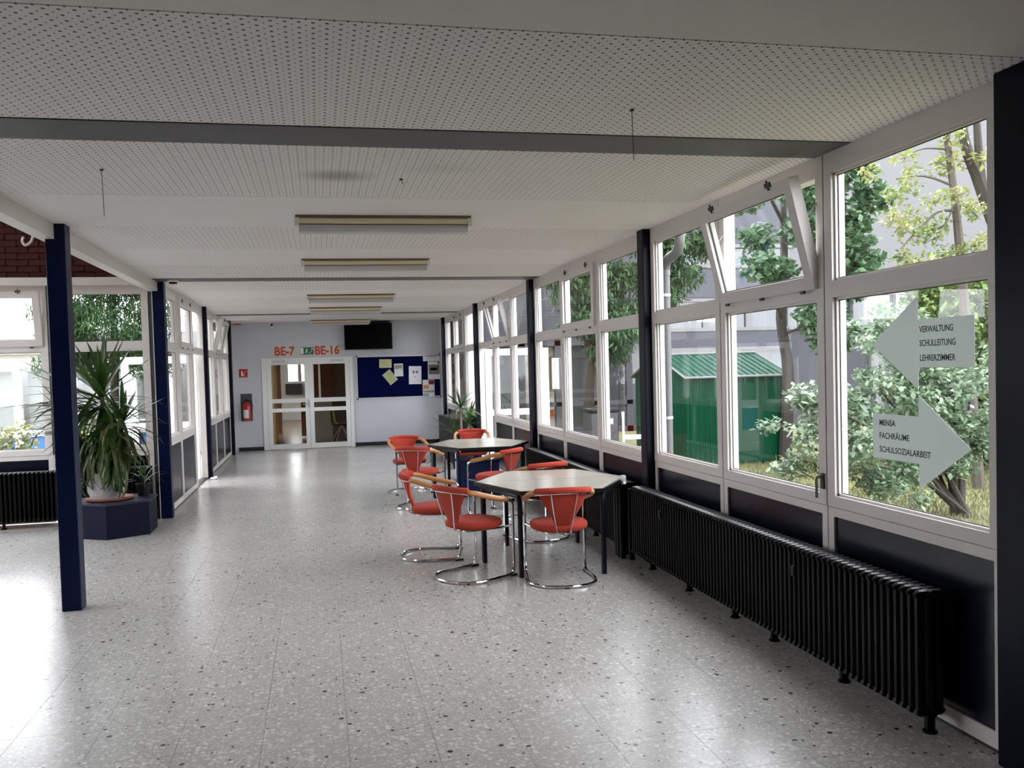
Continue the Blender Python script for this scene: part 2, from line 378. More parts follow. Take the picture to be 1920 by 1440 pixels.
# ------------------------------------------------------------------ floor
fl = struct('floor', MB().box(-6.6, 3.0, -5.3, 20.4, -.14, -.003).mesh('floor', 'grout'), label='speckled grey terrazzo floor of the corridor')
T = .4; j = .0009
tile_me = MB().add([(j, j, 0), (T-j, j, 0), (T-j, T-j, 0), (j, T-j, 0), (j, j, -.003), (T-j, j, -.003), (T-j, T-j, -.003), (j, T-j, -.003)],
                   [(0, 1, 2, 3), (0, 4, 5, 1), (1, 5, 6, 2), (2, 6, 7, 3), (3, 7, 4, 0)]).mesh('tile', 'terrazzo', 0)
far_tiles = MB()
for i in range(-17, 8):
    for k in range(-13, 51):
        x, y = .08+T*i, .18+T*k
        if x < -6.5 or y+T > YF+.05: continue
        if x < -2.3 and y > 11.0: continue
        if x < -2.05 and y+T > 11.37: continue
        if x+T > XR+.03 : continue
        near = (2.0 < y < 9.3 and x > -1.7) or (3.3 < y < 8.6 and -3.5 < x < -1.7)
        if near: link('tile', tile_me, fl, (x, y, 0))
        else:
            far_tiles.add([(x+j, y+j, 0), (x+T-j, y+j, 0), (x+T-j, y+T-j, 0), (x+j, y+T-j, 0)], [(0, 1, 2, 3)])
props(far_tiles.obj('tile', 'terrazzo', fl, sharp=0), kind='stuff')

# ------------------------------------------------------------------ ceiling
ce = struct('ceiling', MB().box(XL-.1, XR+.2, -5.3, YF+.2, H+.02, H+.14).mesh('ceiling', 'wall2'), label='white suspended ceiling of acoustic boards')
runs = [(-5.3, -2.0, 'board'), (-1.98, -.4, 'perf'), (-.39, 1.3, 'board'), (1.31, 2.933, 'nearboard'), (2.941, 4.195, 'perf'), (4.555, 5.892, 'perf'), (5.899, 7.137, 'board'), (7.143, 8.358, 'perf'), (8.364, 9.587, 'board'),
        (9.593, 10.87, 'perf'), (11.23, 12.49, 'perf'), (12.496, 13.74, 'board'), (13.746, 14.99, 'perf'), (14.996, 16.24, 'board'), (16.246, 17.46, 'perf'), (17.80, 19.0, 'perf'), (19.006, YF, 'board')]
for a, b, m in runs: MB().box(XL, XR+.03, a, b, H, H+.02).obj('ceiling_panel', m, ce)
for k, (a, b) in enumerate([(4.203, 4.547), (10.876, 11.224), (17.466, 17.794)]):
    struct('trim_%d' % (k+1), MB().box(XL, XR+.03, a, b, H-.004, H+.02).mesh('trim', 'strip'), label='grey metal strip across the white ceiling')

# ------------------------------------------------------------------ window units
wn = [0]; GRP = 'white framed glazing units'
def window_unit(loc, rz, w, tilt=None, door=False, spandrel=True, zs=.907, handle=False, simple=False):
    """local x along the wall, local y outwards; interior face at y=0"""
    wn[0] += 1
    root = struct('window_%d' % wn[0], None, loc, rz)
    g, f, D = .0055, .078, .085
    z0, z1, z2, z3, zt = zs+.065, 2.100, 2.195, 2.800, H
    m = MB()
    m.box(g, f, 0, D, .02 if door else zs, zt); m.box(w-f, w-g, 0, D, .02 if door else zs, zt)
    m.box(f, w-f, 0, D, z3, zt)
    m.box(f, w-f, 0, D, z1, z2)
    if not door: m.box(f, w-f, 0, D, zs, z0)
    # glazing beads: a second small step around each opening
    for (a, b) in ((z0, z1), (z2, z3)):
        if door and a == z0: continue
        if tilt is not None and a == z2: continue
        for (xa, xb, za, zb) in ((f, f+.014, a, b), (w-f-.014, w-f, a, b), (f, w-f, a, a+.014), (f, w-f, b-.014, b)):
            m.box(xa, xb, .018, .036, za, zb)
    m.obj('frame', 'pvc', root)
    if not simple: MB().box(w-.007, w+.007, .010, .06, .02 if door else zs, zt-.001).obj('joint_strip', 'seal', root)
    def seal(mb, xa, xb, za, zb, y):
        t = .005
        mb.box(xa, xb, y, y+.004, zb-t, zb); mb.box(xa, xb, y, y+.004, za, za+t); mb.box(xa, xa+t, y, y+.004, za, zb); mb.box(xb-t, xb, y, y+.004, za, zb)
    if not door: MB().box(f, w-f, .038, .044, z0, z1).obj('pane', 'glass', root)
    if not simple:
        sm = MB()
        if not door: seal(sm, f+.014, w-f-.014, z0+.014, z1-.014, .034)
        if tilt is None: seal(sm, f+.014, w-f-.014, z2+.014, z3-.014, .034)
        if sm.v: sm.obj('seal', 'seal', root)
    if tilt is None:
        MB().box(f, w-f, .038, .044, z2, z3).obj('pane', 'glass', root)
    else:
        # bottom-hung sash that tips into the room about its lower edge
        mtx = Matrix.Translation((0, -.004, z2-.03)) @ Matrix.Rotation(R(tilt), 4, 'X')
        s = MB(); hh = z3-z2+.055; a, b = f-.022, w-f+.022; sw = .078
        for (xa, xb, za, zb) in ((a, a+sw, 0, hh), (b-sw, b, 0, hh), (a+sw, b-sw, 0, sw), (a+sw, b-sw, hh-sw, hh)): s.box(xa, xb, -.022, .045, za, zb)
        s.xform(mtx); so = s.obj('sash', 'pvc', root)
        p = MB().box(a+sw-.004, b-sw+.004, .012, .018, sw-.004, hh-sw+.004).xform(mtx); p.obj('pane', 'glass', so)
        if not simple:
            q = MB(); t = .006; xa, xb, za, zb = a+sw, b-sw, sw, hh-sw
            for bx in ((xa, xb, zb-t, zb), (xa, xb, za, za+t), (xa, xa+t, za, zb), (xb-t, xb, za, zb)): q.box(bx[0], bx[1], .002, .012, bx[2], bx[3])
            q.xform(mtx); q.obj('seal', 'seal', so)
            for xx in (a+.22, b-.22):
                hb = MB().box(xx-.03, xx+.03, -.034, -.022, hh-.012, hh+.016).tube([(xx, -.03, hh-.03), (xx, -.03, hh+.03)], .006, 6).xform(mtx); hb.obj('latch', 'seal', so)
        if not simple:
            for xx in (a+.12, w/2, b-.12):
                MB().tube([(xx-.02, -.03, z2-.045), (xx+.02, -.03, z2-.045)], .010, 6).obj('hinge', 'seal', root)
            if tilt > 2:
                arm = MB()
                for xx in (a+.012, b-.012):
                    top = mtx @ Vector((xx, .02, hh*.93)); arm.tube([(xx, .02, z3-.12), (xx, .5*(top.y+.02)-.0, .5*(top.z+z3-.12)-.14), tuple(top)], .007, 5)
                arm.obj('stay_arm', 'alu', root)
    if spandrel and not door:
        q = MB(); e = .058
        for (xa, xb, za, zb) in ((g, e, .02, zs-.004), (w-e, w-g, .02, zs-.004), (e, w-e, zs-.055, zs-.004), (e, w-e, .02, .095)): q.box(xa, xb, .004, .10, za, zb)
        q.obj('panel_frame', 'pvc', root)
        MB().box(e, w-e, .016, .09, .095, zs-.055).obj('spandrel_panel', 'panel', root)
    if handle:
        MB().box(w-.05, w-.02, -.012, 0, 1.0, 1.09).tube(fillet([(w-.035, -.01, 1.07), (w-.035, -.045, 1.07), (w-.035, -.045, .95)], .015), .009, 6).obj('handle', 'seal', root)
    return root
dn = [0]
def door_leaf(hinge, rz, w, hgt, z0=.02):
    """glazed white leaf, local x from the hinge"""
    dn[0] += 1
    root = struct('door_%d' % dn[0], None, hinge, rz)
    m = MB(); s = .115
    for (xa, xb, za, zb) in ((0, s, z0, hgt), (w-s, w, z0, hgt), (s, w-s, z0, z0+.16), (s, w-s, hgt-.12, hgt), (s, w-s, .88, .99)): m.box(xa, xb, 0, .07, za, zb)
    m.obj('door_frame', 'white', root)
    MB().box(s, w-s, .03, .037, .99, hgt-.12).obj('pane', 'glass', root)
    MB().box(s, w-s, .03, .037, z0+.16, .88).obj('pane', 'glass', root)
    for z in (.22, 1.0, 1.62): MB().box(.045, .075, -.004, 0, z, z+.15).obj('lock_plate', 'alu', root)
    h = MB().box(w-.075, w-.04, -.008, 0, .95, 1.17).tube(fillet([(w-.058, 0, 1.06), (w-.058, -.05, 1.06), (w-.17, -.05, 1.06)], .02), .01, 8)
    h.obj('door_handle', 'alu', root)
    return root
cw = .07  # half width of a column
bays = []
for k in range(4):
    a, b = (3.158 if k == 0 else COL[k]+cw), COL[k+1]-cw; u = (b-a)/3
    for q in range(3):
        ya = a+u*q; yb = ya+u
        isdoor = (k == 2 and q == 2)
        tl = None
        if q == 1: tl = 14 if (k in (0, 2)) else 0
        window_unit((XR, yb, 0), R(-90), u, tl, isdoor, handle=(k == 0 and q == 1))
        if isdoor: door_leaf((XR+.10, yb-.078, 0), R(0), u-.15, 2.09)
for k in range(2, 4):
    a, b = COL[k]+cw, COL[k+1]-cw; u = (b-a)/3
    for q in range(3):
        ya = a+u*q; yb = ya+u
        isdoor = (k == 2 and q == 2)
        tl = None
        if q == 1: tl = 0 if k == 2 else 14
        window_unit((XL, ya, 0), R(90), u, tl, isdoor)
        if isdoor:
            dl = door_leaf((XL-.10, yb-.15, 0), R(180), u-.15, 2.09)
# alcove glazing that closes the seating bay on the left, facing down the hall
window_unit((-3.17, 11.36, 0), 0, 1.14, None, zs=.84)
window_unit((-4.33, 11.36, 0), 0, 1.14, 8, zs=.84)
window_unit((-5.49, 11.36, 0), 0, 1.14, None, zs=.84, simple=True)
window_unit((-6.5, 11.36, 0), 0, .99, None, zs=.84, simple=True)
# glazing outside the frame along the bay's left side, assumed for its light
for k in range(3): window_unit((-6.5, 5.3+1.98*k, 0), R(90), 1.96, None, simple=True)

# ------------------------------------------------------------------ walls
fwall = MB(); T0, T1 = YF, YF+.18
fwall.box(XL-.15, -1.262, T0, T1, 0, H+.1).box(.792, XR+.2, T0, T1, 0, H+.1).box(-1.262, .792, T0, T1, 2.10, H+.1)
struct('wall_far', fwall.mesh('wall_far', 'wall'), label='white plastered end wall with glazed double door')
struct('wall_right', MB().box(XR, XR+.15, COL[4]+cw, YF, 0, H).box(XR, XR+.15, COL[4]+cw-.001, COL[4]+cw+.001, 0, H).mesh('wall_right', 'pvc'), label='narrow pale end strip between last window and end wall')
struct('wall_left', MB().box(XL-.15, XL, COL[4]+cw, YF, 0, H).mesh('wall_left', 'pvc'), label='narrow pale strip beside the end wall, left side')
struct('wall_right_rear', MB().box(XR, XR+.15, -5.3, 2.68, -.1, H+.1).mesh('wall_right_rear', 'reardark'))  # unseen rear walls, coloured dark to keep light off the near ceiling
struct('wall_back', MB().box(-6.6, 3.0, -5.4, -5.3, -.1, 4.9).mesh('wall_back', 'reardark'))
struct('wall_upper', MB().box(XL-.1, XL-.02, -5.3, 11.36, H+.02, 4.9).mesh('wall_upper', 'reardark'))
struct('wall_left_rear', MB().box(-6.6, -6.5, -5.3, 5.3, -.1, H).mesh('wall_left_rear', 'reardark'))
struct('wall_left_upper', MB().box(-6.6, -6.5, -5.3, 11.5, H, 4.9).mesh('wall_left_upper', 'reardark'))
struct('ceiling', MB().box(-6.7, -6.1, -5.3, 11.5, 4.9, 5.0).box(-4.6, XL-.02, -5.3, 11.5, 4.9, 5.0).box(-6.1, -4.6, -5.3, 3.6, 4.9, 5.0).box(-6.1, -4.6, 9.4, 11.5, 4.9, 5.0).mesh('ceiling_bay', 'wall2'))
rl = struct('window_%d' % (wn[0]+1)); wn[0] += 1     # unseen rooflight over the seating bay, added to brighten the interior
m = MB()
for k in range(6): m.box(-6.1, -4.6, 3.6+1.16*k-.03, 3.6+1.16*k+.03, 4.95, 5.08)
m.obj('frame', 'pvc', rl); MB().box(-6.1, -4.6, 3.6, 9.4, 5.0, 5.008).obj('pane', 'glass', rl)
# plinth under the glazed walls
struct('baseboard_right', MB().box(XR+.012, XR+.10, -5, COL[4], -.002, .022).mesh('baseboard_right', 'base'))
struct('baseboard_left', MB().box(XL-.10, XL-.012, COL[2], COL[4], -.002, .022).mesh('baseboard_left', 'base'))
struct('baseboard_far', MB().box(XL+.07, -1.275, YF-.018, YF, 0, .085).box(.805, XR-.05, YF-.018, YF, 0, .085).mesh('baseboard_far', 'base'), label='black baseboard along the end wall')
# white fascia beams at the edge of the corridor ceiling and over the bay windows
struct('trim_4', MB().box(XL-.11, XL, -5.3, 11.36, H-.115, H+.03).mesh('trim', 'pvc'), label='white fascia along the left edge of the corridor ceiling')
struct('trim_5', MB().box(-6.5, XL+.03, 11.24, 11.5, H-.03, H+.06).mesh('trim', 'pvc'), label='white beam above the bay windows on the left')
struct('trim_8', MB().box(XR+.005, XR+.15, 3.02, 3.16, 0, H).mesh('trim', 'pvc'))  # hidden filler beside the column, added to stop a light leak
# brick wall over the beam, one object for each brick in view
bw = struct('wall_brick', MB().box(-6.5, XL-.02, 11.40, 11.55, H+.06, 3.86).mesh('wall_brick', 'mortar'), label='dark red brick wall above the bay windows')
brick_me = [MB().bbox(0, .238, -.012, .02, 0, .066, .003).mesh('brick', 'brick') for _ in range(1)]
for r_ in range(12):
    for c_ in range(11):
        x = -4.62+.25*c_+(.125 if r_ % 2 else 0); z = H+.066+.077*r_
        if x+.238 > XL-.02: continue
        o = link('brick', brick_me[0], bw, (x, 11.398+random.uniform(-.002, .002), z))
cl = struct('window_%d' % (wn[0]+1)); wn[0] += 1  # unseen clerestory, added to throw light on the bay floor
m = MB(); m.box(-6.5, -2.0, 11.38, 11.5, 3.86, 3.91).box(-6.5, -2.0, 11.38, 11.5, 4.82, 4.9)
for k in range(5): m.box(-6.5+1.11*k, -6.43+1.11*k, 11.38, 11.5, 3.91, 4.82)
m.obj('frame', 'pvc', cl); MB().box(-6.5, -2.0, 11.44, 11.446, 3.91, 4.82).obj('pane', 'glass', cl)

# ------------------------------------------------------------------ blue steel columns
def column(x, y, label, mtl='navy', s=.07, z1=H):
    o = MB().bbox(x-s, x+s, y-s, y+s, 0, z1, .005).obj('steel_column', mtl, None)
    return props(o, label, 'column')
column(-1.888, 7.075, 'free-standing blue steel column on the terrazzo, at left in front of the yucca', 'blue')
ords = ['wide dark blue column at the right edge beside the arrow window', 'dark blue column behind the near hexagonal table, between two radiators', 'dark blue column beside the far hexagonal table, right wall',
        'slim dark blue column next to the open white door, right wall', 'dark blue corner column beside the pinboard']
for k in range(5):
    if k == 0:
        o = MB().bbox(2.79, 3.02, COL[0]-.34, COL[0]+.105, 0, H, .005).obj('steel_column', 'navy', None); props(o, ords[0], 'column')
    else: column(2.86, COL[k], ords[k])
column(-1.893, COL[2], 'blue column where the left glazed wall starts, right of the planter', 'blue')
column(-1.90, COL[3], 'dark blue column just beyond the open door, left wall')
column(-1.90, COL[4], 'dark blue corner column left of the fire extinguisher')
struct('trim_6', MB().box(-2.025, -1.965, 11.30, 11.42, 0, H-.03).mesh('trim', 'seal'), label='dark grey rebate strip beside the blue column')
struct('trim_7', MB().box(-2.035, -2.023, 11.285, 11.42, 0, H-.03).box(-1.967, -1.958, 11.23, 11.30, 0, H-.03).mesh('trim', 'pvc'))
# black letter-size junction at column top kept plain

# ------------------------------------------------------------------ double door in the end wall
D0, D1, DZ = -1.262, .792, 2.10
dr = struct('door_%d' % (dn[0]+1), None, (0, YF, 0), label='white glazed double door in the end wall'); dn[0] += 1
m = MB()
for (xa, xb, za, zb) in ((D0, D0+.11, 0, DZ), (D1-.08, D1, 0, DZ), (D0+.11, D1-.08, DZ-.09, DZ)): m.box(xa, xb, -.03, .12, za, zb)
m.obj('door_frame', 'white', dr)
def leaf(x0, x1, side):
    m = MB(); s = .095
    for (xa, xb, za, zb) in ((x0, x0+s, .005, 2.01), (x1-s, x1, .005, 2.01), (x0+s, x1-s, .005, .12), (x0+s, x1-s, 1.945, 2.01), (x0+s, x1-s, .86, .945)): m.box(xa, xb, -.012, .05, za, zb)
    lf = m.obj('door_leaf', 'white', dr)
    for za, zb in ((.945, 1.945), (.12, .86)):
        MB().box(x0+s, x1-s, .015, .022, za, zb).obj('pane', 'glass2', lf)
    MB().box(x0+s, x1-s, .011, .0145, 1.068, 1.165).obj('safety_stripe', 'opal', lf)
    q = MB().box(x0+.12, x0+.42, -.055, -.012, 2.0, 2.045) if side < 0 else MB().box(x1-.42, x1-.12, -.055, -.012, 2.0, 2.045)
    q.obj('door_closer', 'alu', lf)
    return lf
la = leaf(D0+.115, -.218, -1); lb = leaf(-.212, D1-.085, 1)
MB().box(-.255, -.225, -.022, -.012, .95, 1.14).tube(fillet([(-.24, -.012, 1.03), (-.24, -.06, 1.03), (-.37, -.06, 1.03)], .02), .011, 8).obj('door_handle', 'alu', la)

# signs over the door
ry = (R(90), 0, 0)
def sign(name, label, x0, x1, z0, z1, mtl, y=YF):
    t = thing(name, label, 'sign', ((x0+x1)/2, y, z0)); hw = (x1-x0)/2
    MB().box(-hw, hw, -.012, 0, 0, z1-z0).obj('plate', mtl, t); return t
t = sign('room_sign', 'pale plate with red lettering BE-7 above the left door leaf', -.995, -.395, 2.145, 2.372, 'plate')
text('BE-7', .27, 'redletter', t, (-.272, -.0125, .022), ry, sx=.88, offset=.009)
t = sign('room_sign', 'pale plate with red lettering BE-16 above the right door leaf', -.083, .615, 2.145, 2.372, 'plate')
text('BE-16', .27, 'redletter', t, (-.335, -.0125, .024), ry, sx=.88, offset=.009)
t = sign('exit_sign', 'green and white escape route sign between the red room plates', -.385, -.092, 2.17, 2.335, 'green')
MB().box(-.143, -.075, -.014, -.012, .012, .153).obj('door_symbol', 'white', t)
q = MB().ball((.0, -.013, .128), (.012, .002, .012), 8, 5).tube([(.0, -.013, .115), (-.008, -.013, .075)], .010, 6).tube([(-.008, -.013, .075), (.02, -.013, .05), (.012, -.013, .018)], .006, 6)
q.tube([(-.008, -.013, .075), (-.025, -.013, .05), (-.045, -.013, .035)], .006, 6).tube([(0, -.013, .11), (.03, -.013, .09)], .005, 6).tube([(0, -.013, .11), (-.025, -.013, .085)], .005, 6)
q.obj('running_figure', 'white', t)
MB().add([(.055, -.013, .03), (.07, -.013, .02), (.125, -.013, .12), (.135, -.013, .125), (.095, -.013, .135), (.112, -.013, .127)], [(0, 1, 3, 2), (2, 3, 4)]).box(.095, .14, -.014, -.012, .12, .14).obj('arrow', 'white', t)

# fire point
t = thing('fire_sign', 'small red fire point sign with white symbol on the end wall', 'sign', (-1.668, YF, 1.685))
MB().box(-.093, .093, -.006, 0, 0, .188).obj('plate', 'redpaint', t)
MB().box(-.045, -.012, -.008, -.006, .03, .12).box(-.04, -.018, -.008, -.006, .12, .15).tube([(0, -.007, .04), (.055, -.007, .15)], .006, 5).tube([(0, -.007, .04), (.03, -.007, .03)], .006, 5).obj('symbol', 'white', t)
t = thing('wall_board', 'dark grey backboard carrying the red fire extinguisher', 'board', (-1.62, YF, .69))
MB().bbox(-.125, .125, -.03, 0, 0, .62, .008).obj('panel', 'greyboard', t)
MB().box(-.02, .02, -.05, -.03, .36, .42).obj('hook', 'blackp', t)
t = thing('fire_extinguisher', 'red fire extinguisher hanging on the dark backboard by the door', 'fire extinguisher', (-1.605, YF-.125, .70))
MB().lathe([(.06, 0), (.088, .012), (.09, .03), (.09, .33), (.082, .365), (.055, .395), (.028, .41), (.028, .42)], 20).obj('cylinder', 'redpaint', t)
MB().lathe([(.03, 0), (.03, .03), (.02, .04), (.015, .06)], 12, (0, 0, .42)).box(-.012, .012, -.11, .02, .475, .487).box(-.012, .012, -.10, .02, .452, .462).obj('valve', 'blackp', t)
MB().tube(smooth_path([(.02, 0, .45), (.09, -.01, .44), (.115, -.01, .36), (.105, -.01, .2)]), .011, 7).obj('hose', 'blackp', t)
lm = MB()
for k in range(6):
    a0 = R(-150+14*k); a1 = R(-150+14*(k+1)); rr = .0908
    lm.add([(rr*math.cos(a0), rr*math.sin(a0), .06), (rr*math.cos(a1), rr*math.sin(a1), .06), (rr*math.cos(a1), rr*math.sin(a1), .25), (rr*math.cos(a0), rr*math.sin(a0), .25)], [(0, 1, 2, 3)])
lm.obj('paper_label', 'paper', t)

# television under the ceiling
t = thing('television', 'large black flat television hung under the ceiling above the pinboard', 'television', (1.165, YF-.22, 2.25), R(2))
MB().bbox(-.55, .55, -.03, .03, 0, .61, .008).obj('casing', 'blackp', t)
MB().box(-.535, .535, -.0325, -.03, .02, .595).obj('screen', 'screen', t)
MB().box(-.06, .5, .03, .2, .50, .66).obj('ceiling_mount', 'blackp', t)

# pinboard and the sheets pinned on it
t = thing('pinboard', 'wide navy felt pinboard with aluminium frame on the end wall', 'board', (1.865, YF, 1.1))
MB().box(-.97, .97, -.02, 0, .02, .98).obj('felt', 'felt', t)
m = MB()
for (xa, xb, za, zb) in ((-.985, .985, 0, .025), (-.985, .985, .975, 1.0), (-.985, -.968, .025, .975), (.968, .985, .025, .975)): m.box(xa, xb, -.028, 0, za, zb)
m.obj('frame', 'alu', t)
for sx in (-1, 1):
    for z in (0, 1.0): MB().ball((sx*.978, -.024, z), .02, 8, 5).obj('corner_cap', 'blackp', t)
def sheet(label, x0, x1, z0, z1, mtl='paper', rot=0, extra=None, lift=0.):
    cx, cz = (x0+x1)/2, (z0+z1)/2; hw, hh = (x1-x0)/2, (z1-z0)/2
    t = thing('notice_sheet', label, 'paper', (cx, YF-.0215-lift, cz)); t.rotation_euler = (0, R(rot), 0)
    MB().box(-hw, hw, -.0015, 0, -hh, hh).obj('paper', mtl, t)
    for (a, b, c, d, mm) in extra or []:
        MB().box(-hw+a*2*hw, -hw+b*2*hw, -.0022, -.0015, -hh+c*2*hh, -hh+d*2*hh).obj('print', mm, t)
    return t
sheet('pale yellow landscape sheet, highest of the left papers on the pinboard', 1.408, 1.697, 1.815, 2.015, 'ypaper', 1, [(.1, .6, .68, .72, 'beige'), (.1, .5, .5, .54, 'beige'), (.08, .9, .25, .28, 'beige')])
sheet('tilted yellow-green leaflet pinned at an angle on the pinboard', 1.54, 1.765, 1.435, 1.745, 'gpaper', -38)
sheet('white sheet with grey and yellow print beside the tilted leaflet', 1.755, 1.962, 1.605, 1.905, 'paper', -1, [(.08, .92, .62, .9, 'beige'), (.1, .5, .55, .62, 'gpaper'), (.6, .95, .5, .58, 'ypaper')], .002)
sheet('large white sheet with two small dark pictures and a mark', 2.095, 2.392, 1.41, 1.835, 'paper', 1, [(.3, .46, .6, .74, 'grayprint'), (.55, .72, .6, .74, 'grayprint'), (.44, .56, .39, .45, 'teal')])
t = sheet('white landscape strip with a thin arch in the pinboard top corner', 2.44, 2.83, 1.945, 2.06, 'paper')
MB().tube([(.14*math.cos(R(a)), -.002, -.045+.07*math.sin(R(a))) for a in range(20, 161, 14)], .003, 4).obj('print', 'ink', t)
sheet('white poster with a dark photograph under the arch strip', 2.548, 2.84, 1.515, 1.935, 'paper', 1, [(.08, .95, .28, .82, 'grayprint'), (.2, .75, .50, .64, 'paper'), (.8, .95, .87, .98, 'ink')], .001)
t = sheet('patchwork sheet of orange, maroon and teal pictures, low on the pinboard', 2.413, 2.695, 1.095, 1.505, 'paper', 0, [(.5, .98, .72, .97, 'maroon'), (.04, .52, .46, .70, 'orange'), (.05, .95, .26, .38, 'beige'), (.04, .5, .03, .22, 'teal')], .012)

# ------------------------------------------------------------------ ceiling lamps
def lamp_me():
    t = thing('ceiling_lamp', '', 'lamp')
    MB().box(-.655, .655, -.085, .085, -.022, 0).obj('tray', 'lampmetal', t)
    pr = [(-.082, -.022), (-.09, -.032), (-.09, -.052), (-.075, -.062), (.075, -.062), (.09, -.052), (.09, -.032), (.082, -.022)]
    d = MB(); n = len(pr); d.add([(x, y, z) for x in (-.66, .66) for (y, z) in pr], [tuple(range(n)), tuple(range(2*n-1, n-1, -1))]+[(k, n+k, n+(k+1) % n, (k+1) % n) for k in range(n)])
    d.obj('diffuser', 'cream', t)
    pr = [(-.072, -.070), (-.076, -.095), (-.060, -.118), (.060, -.118), (.076, -.095), (.072, -.070)]
    d = MB(); n = 6; d.add([(x, y, z) for x in (-.63, .63) for (y, z) in pr], [tuple(range(n)), tuple(range(2*n-1, n-1, -1))]+[(k, n+k, n+(k+1) % n, (k+1) % n) for k in range(n)])
    d.obj('lower_lens', 'lens', t)
    MB().box(-.64, .64, -.06, .06, -.072, -.06).obj('channel', 'lampmetal', t)
    for s in (-1, 1): MB().bbox(s*.645-.016, s*.645+.016, -.092, .092, -.082, -.018, .004).obj('end_cap', 'opal', t)
    return t
L0 = lamp_me()
lamp_lab = ['nearest and largest of the unlit cream ceiling lamps', 'second unlit cream ceiling lamp, behind the largest one', 'unlit cream ceiling lamp just beyond the second grey ceiling strip', 'unlit cream ceiling lamp just in front of the third grey strip', 'last unlit ceiling lamp, close to the end wall and television']
for k, (y, lb) in enumerate(zip((6.62, 9.14, 13.30, 15.92, 19.75), lamp_lab)):
    o = L0 if k == 0 else copy_tree(L0)
    o.location = (.53, y, H); o.rotation_euler = (0, 0, R(-1.2)); props(o, lb, 'lamp', 'unlit batten lamps along the ceiling')
# wires and small fittings on the ceiling
def wire(x, y, ln, label, bend=0):
    t = thing('hanging_wire', label, 'wire', (x, y, H))
    MB().tube([(0, 0, 0), (bend*.4, 0, -ln*.5), (bend, 0, -ln)], .0019, 5).obj('strand', 'grey', t)
    MB().ball((0, 0, -.004), (.012, .012, .006), 8, 4).obj('hook_plate', 'grey', t)
wire(-1.141, 5.18, .26, 'thin wire hanging from the ceiling at left, above the blue column', .005)
wire(1.446, 3.77, .23, 'thin wire hanging in front of the nearest grey ceiling strip', .004)
wire(.534, 5.29, .035, 'short bent wire end beside the dark ceiling stain', .012)
t = thing('smoke_detector', 'small round smoke detector on the ceiling beside the bay corner', 'detector', (-1.68, 11.05, H))
MB().lathe([(.065, 0), (.065, -.018), (.05, -.028)], 18).obj('base', 'opal', t); MB().lathe([(.05, -.028), (.045, -.046), (.02, -.05)], 18).obj('sensor_cap', 'blackp', t)
t = thing('motion_sensor', 'tiny white motion sensor high on the end wall left of the television', 'sensor', (-1.0, YF, 2.80))
MB().bbox(-.04, .04, -.05, 0, 0, .07, .006).obj('housing', 'white', t); MB().ball((0, -.045, .06), .03, 10, 6).obj('eye', 'blackp', t)
t = thing('alarm_lamp', 'flat red alarm light in the top left corner of the end wall', 'alarm', (-1.76, YF-.05, H-.045))
MB().bbox(-.09, .09, -.03, .05, 0, .03, .006).obj('lens', 'redpaint', t); MB().box(-.1, .1, -.04, .05, .03, .045).obj('base', 'white', t)
t = thing('loose_cable', 'curled white cable end dangling before the bricks at the upper left', 'cable', (-2.5, 8.4, 3.0))
MB().tube(smooth_path([(0, -.30, 1.89), (0, -.29, .9), (.0, -.27, .25), (.0, -.23, .17), (0, .0, .15), (0, .19, .16), (-.01, .24, .10), (-.02, .20, .02), (-.03, .07, -.03), (-.03, -.01, -.01), (-.03, .02, .03)], 7), .011, 7).obj('sheath', 'white', t)

# ------------------------------------------------------------------ radiators
def section_me():
    m = MB(); D = .15; z0, z1 = .075, .675
    for y in (.022, .075, .128):
        m.tube([(0, y, z0+.03), (0, y, z1-.03)], .017, 6)
    # rounded headers
    for z in (z0+.02, z1-.02):
        m.tube([(0, .0, z-.008 if z > .3 else z+.008), (0, .02, z), (0, .13, z), (0, .15, z-.008 if z > .3 else z+.008)], [.012, .019, .019, .012], 8)
    me = m.mesh('radiator_section', 'black'); me.materials.append(M['glint'])
    for p in me.polygons:  # upward faces painted lighter, as highlights along the section tops
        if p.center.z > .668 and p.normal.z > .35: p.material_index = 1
    return me
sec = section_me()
foot_me = MB().box(-.012, .012, .055, .095, .012, .1).lathe([(.034, 0), (.034, .008), (.02, .016)], 10, (0, .075, 0)).mesh('foot', 'black')
def radiator(loc, rz, n, pitch, feet, label):
    t = thing('column_radiator', label, 'radiator', loc, rz)
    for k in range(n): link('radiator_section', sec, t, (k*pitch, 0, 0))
    for f in feet: link('foot', foot_me, t, (f, 0, 0))
    L = (n-1)*pitch
    m = MB()
    for z in (.095, .655):
        for y in (.075,): m.tube([(-.03, y, z), (L+.03, y, z)], .02, 8)
    m.obj('header_pipe', 'black', t)
    for f in (.18, .72):
        MB().box(f*L-.012, f*L+.012, -.012, .004, .5, .56).obj('meter', 'blackp', t)
    return t
# local x runs towards -Y, depth towards the wall
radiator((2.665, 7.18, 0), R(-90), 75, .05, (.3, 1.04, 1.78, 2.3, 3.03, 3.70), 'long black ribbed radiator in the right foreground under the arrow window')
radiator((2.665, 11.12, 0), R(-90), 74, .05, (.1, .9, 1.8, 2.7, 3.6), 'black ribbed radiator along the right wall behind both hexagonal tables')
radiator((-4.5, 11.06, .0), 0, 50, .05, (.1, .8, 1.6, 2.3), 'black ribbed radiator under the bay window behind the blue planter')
t = thing('heating_pipe', 'black vertical heating pipes with pale valve between the radiators', 'pipe', (2.70, 7.31, 0))
MB().tube([(0, -.03, 0), (0, -.03, .64)], .028, 10).tube([(-.06, .04, 0), (-.06, .04, .70)], .028, 10).tube([(0, -.03, .62), (0, -.12, .62)], .014, 8).obj('riser', 'black', t)
MB().tube([(-.06, .04, .68), (-.06, -.05, .70)], .016, 8).obj('valve_body', 'alu', t)
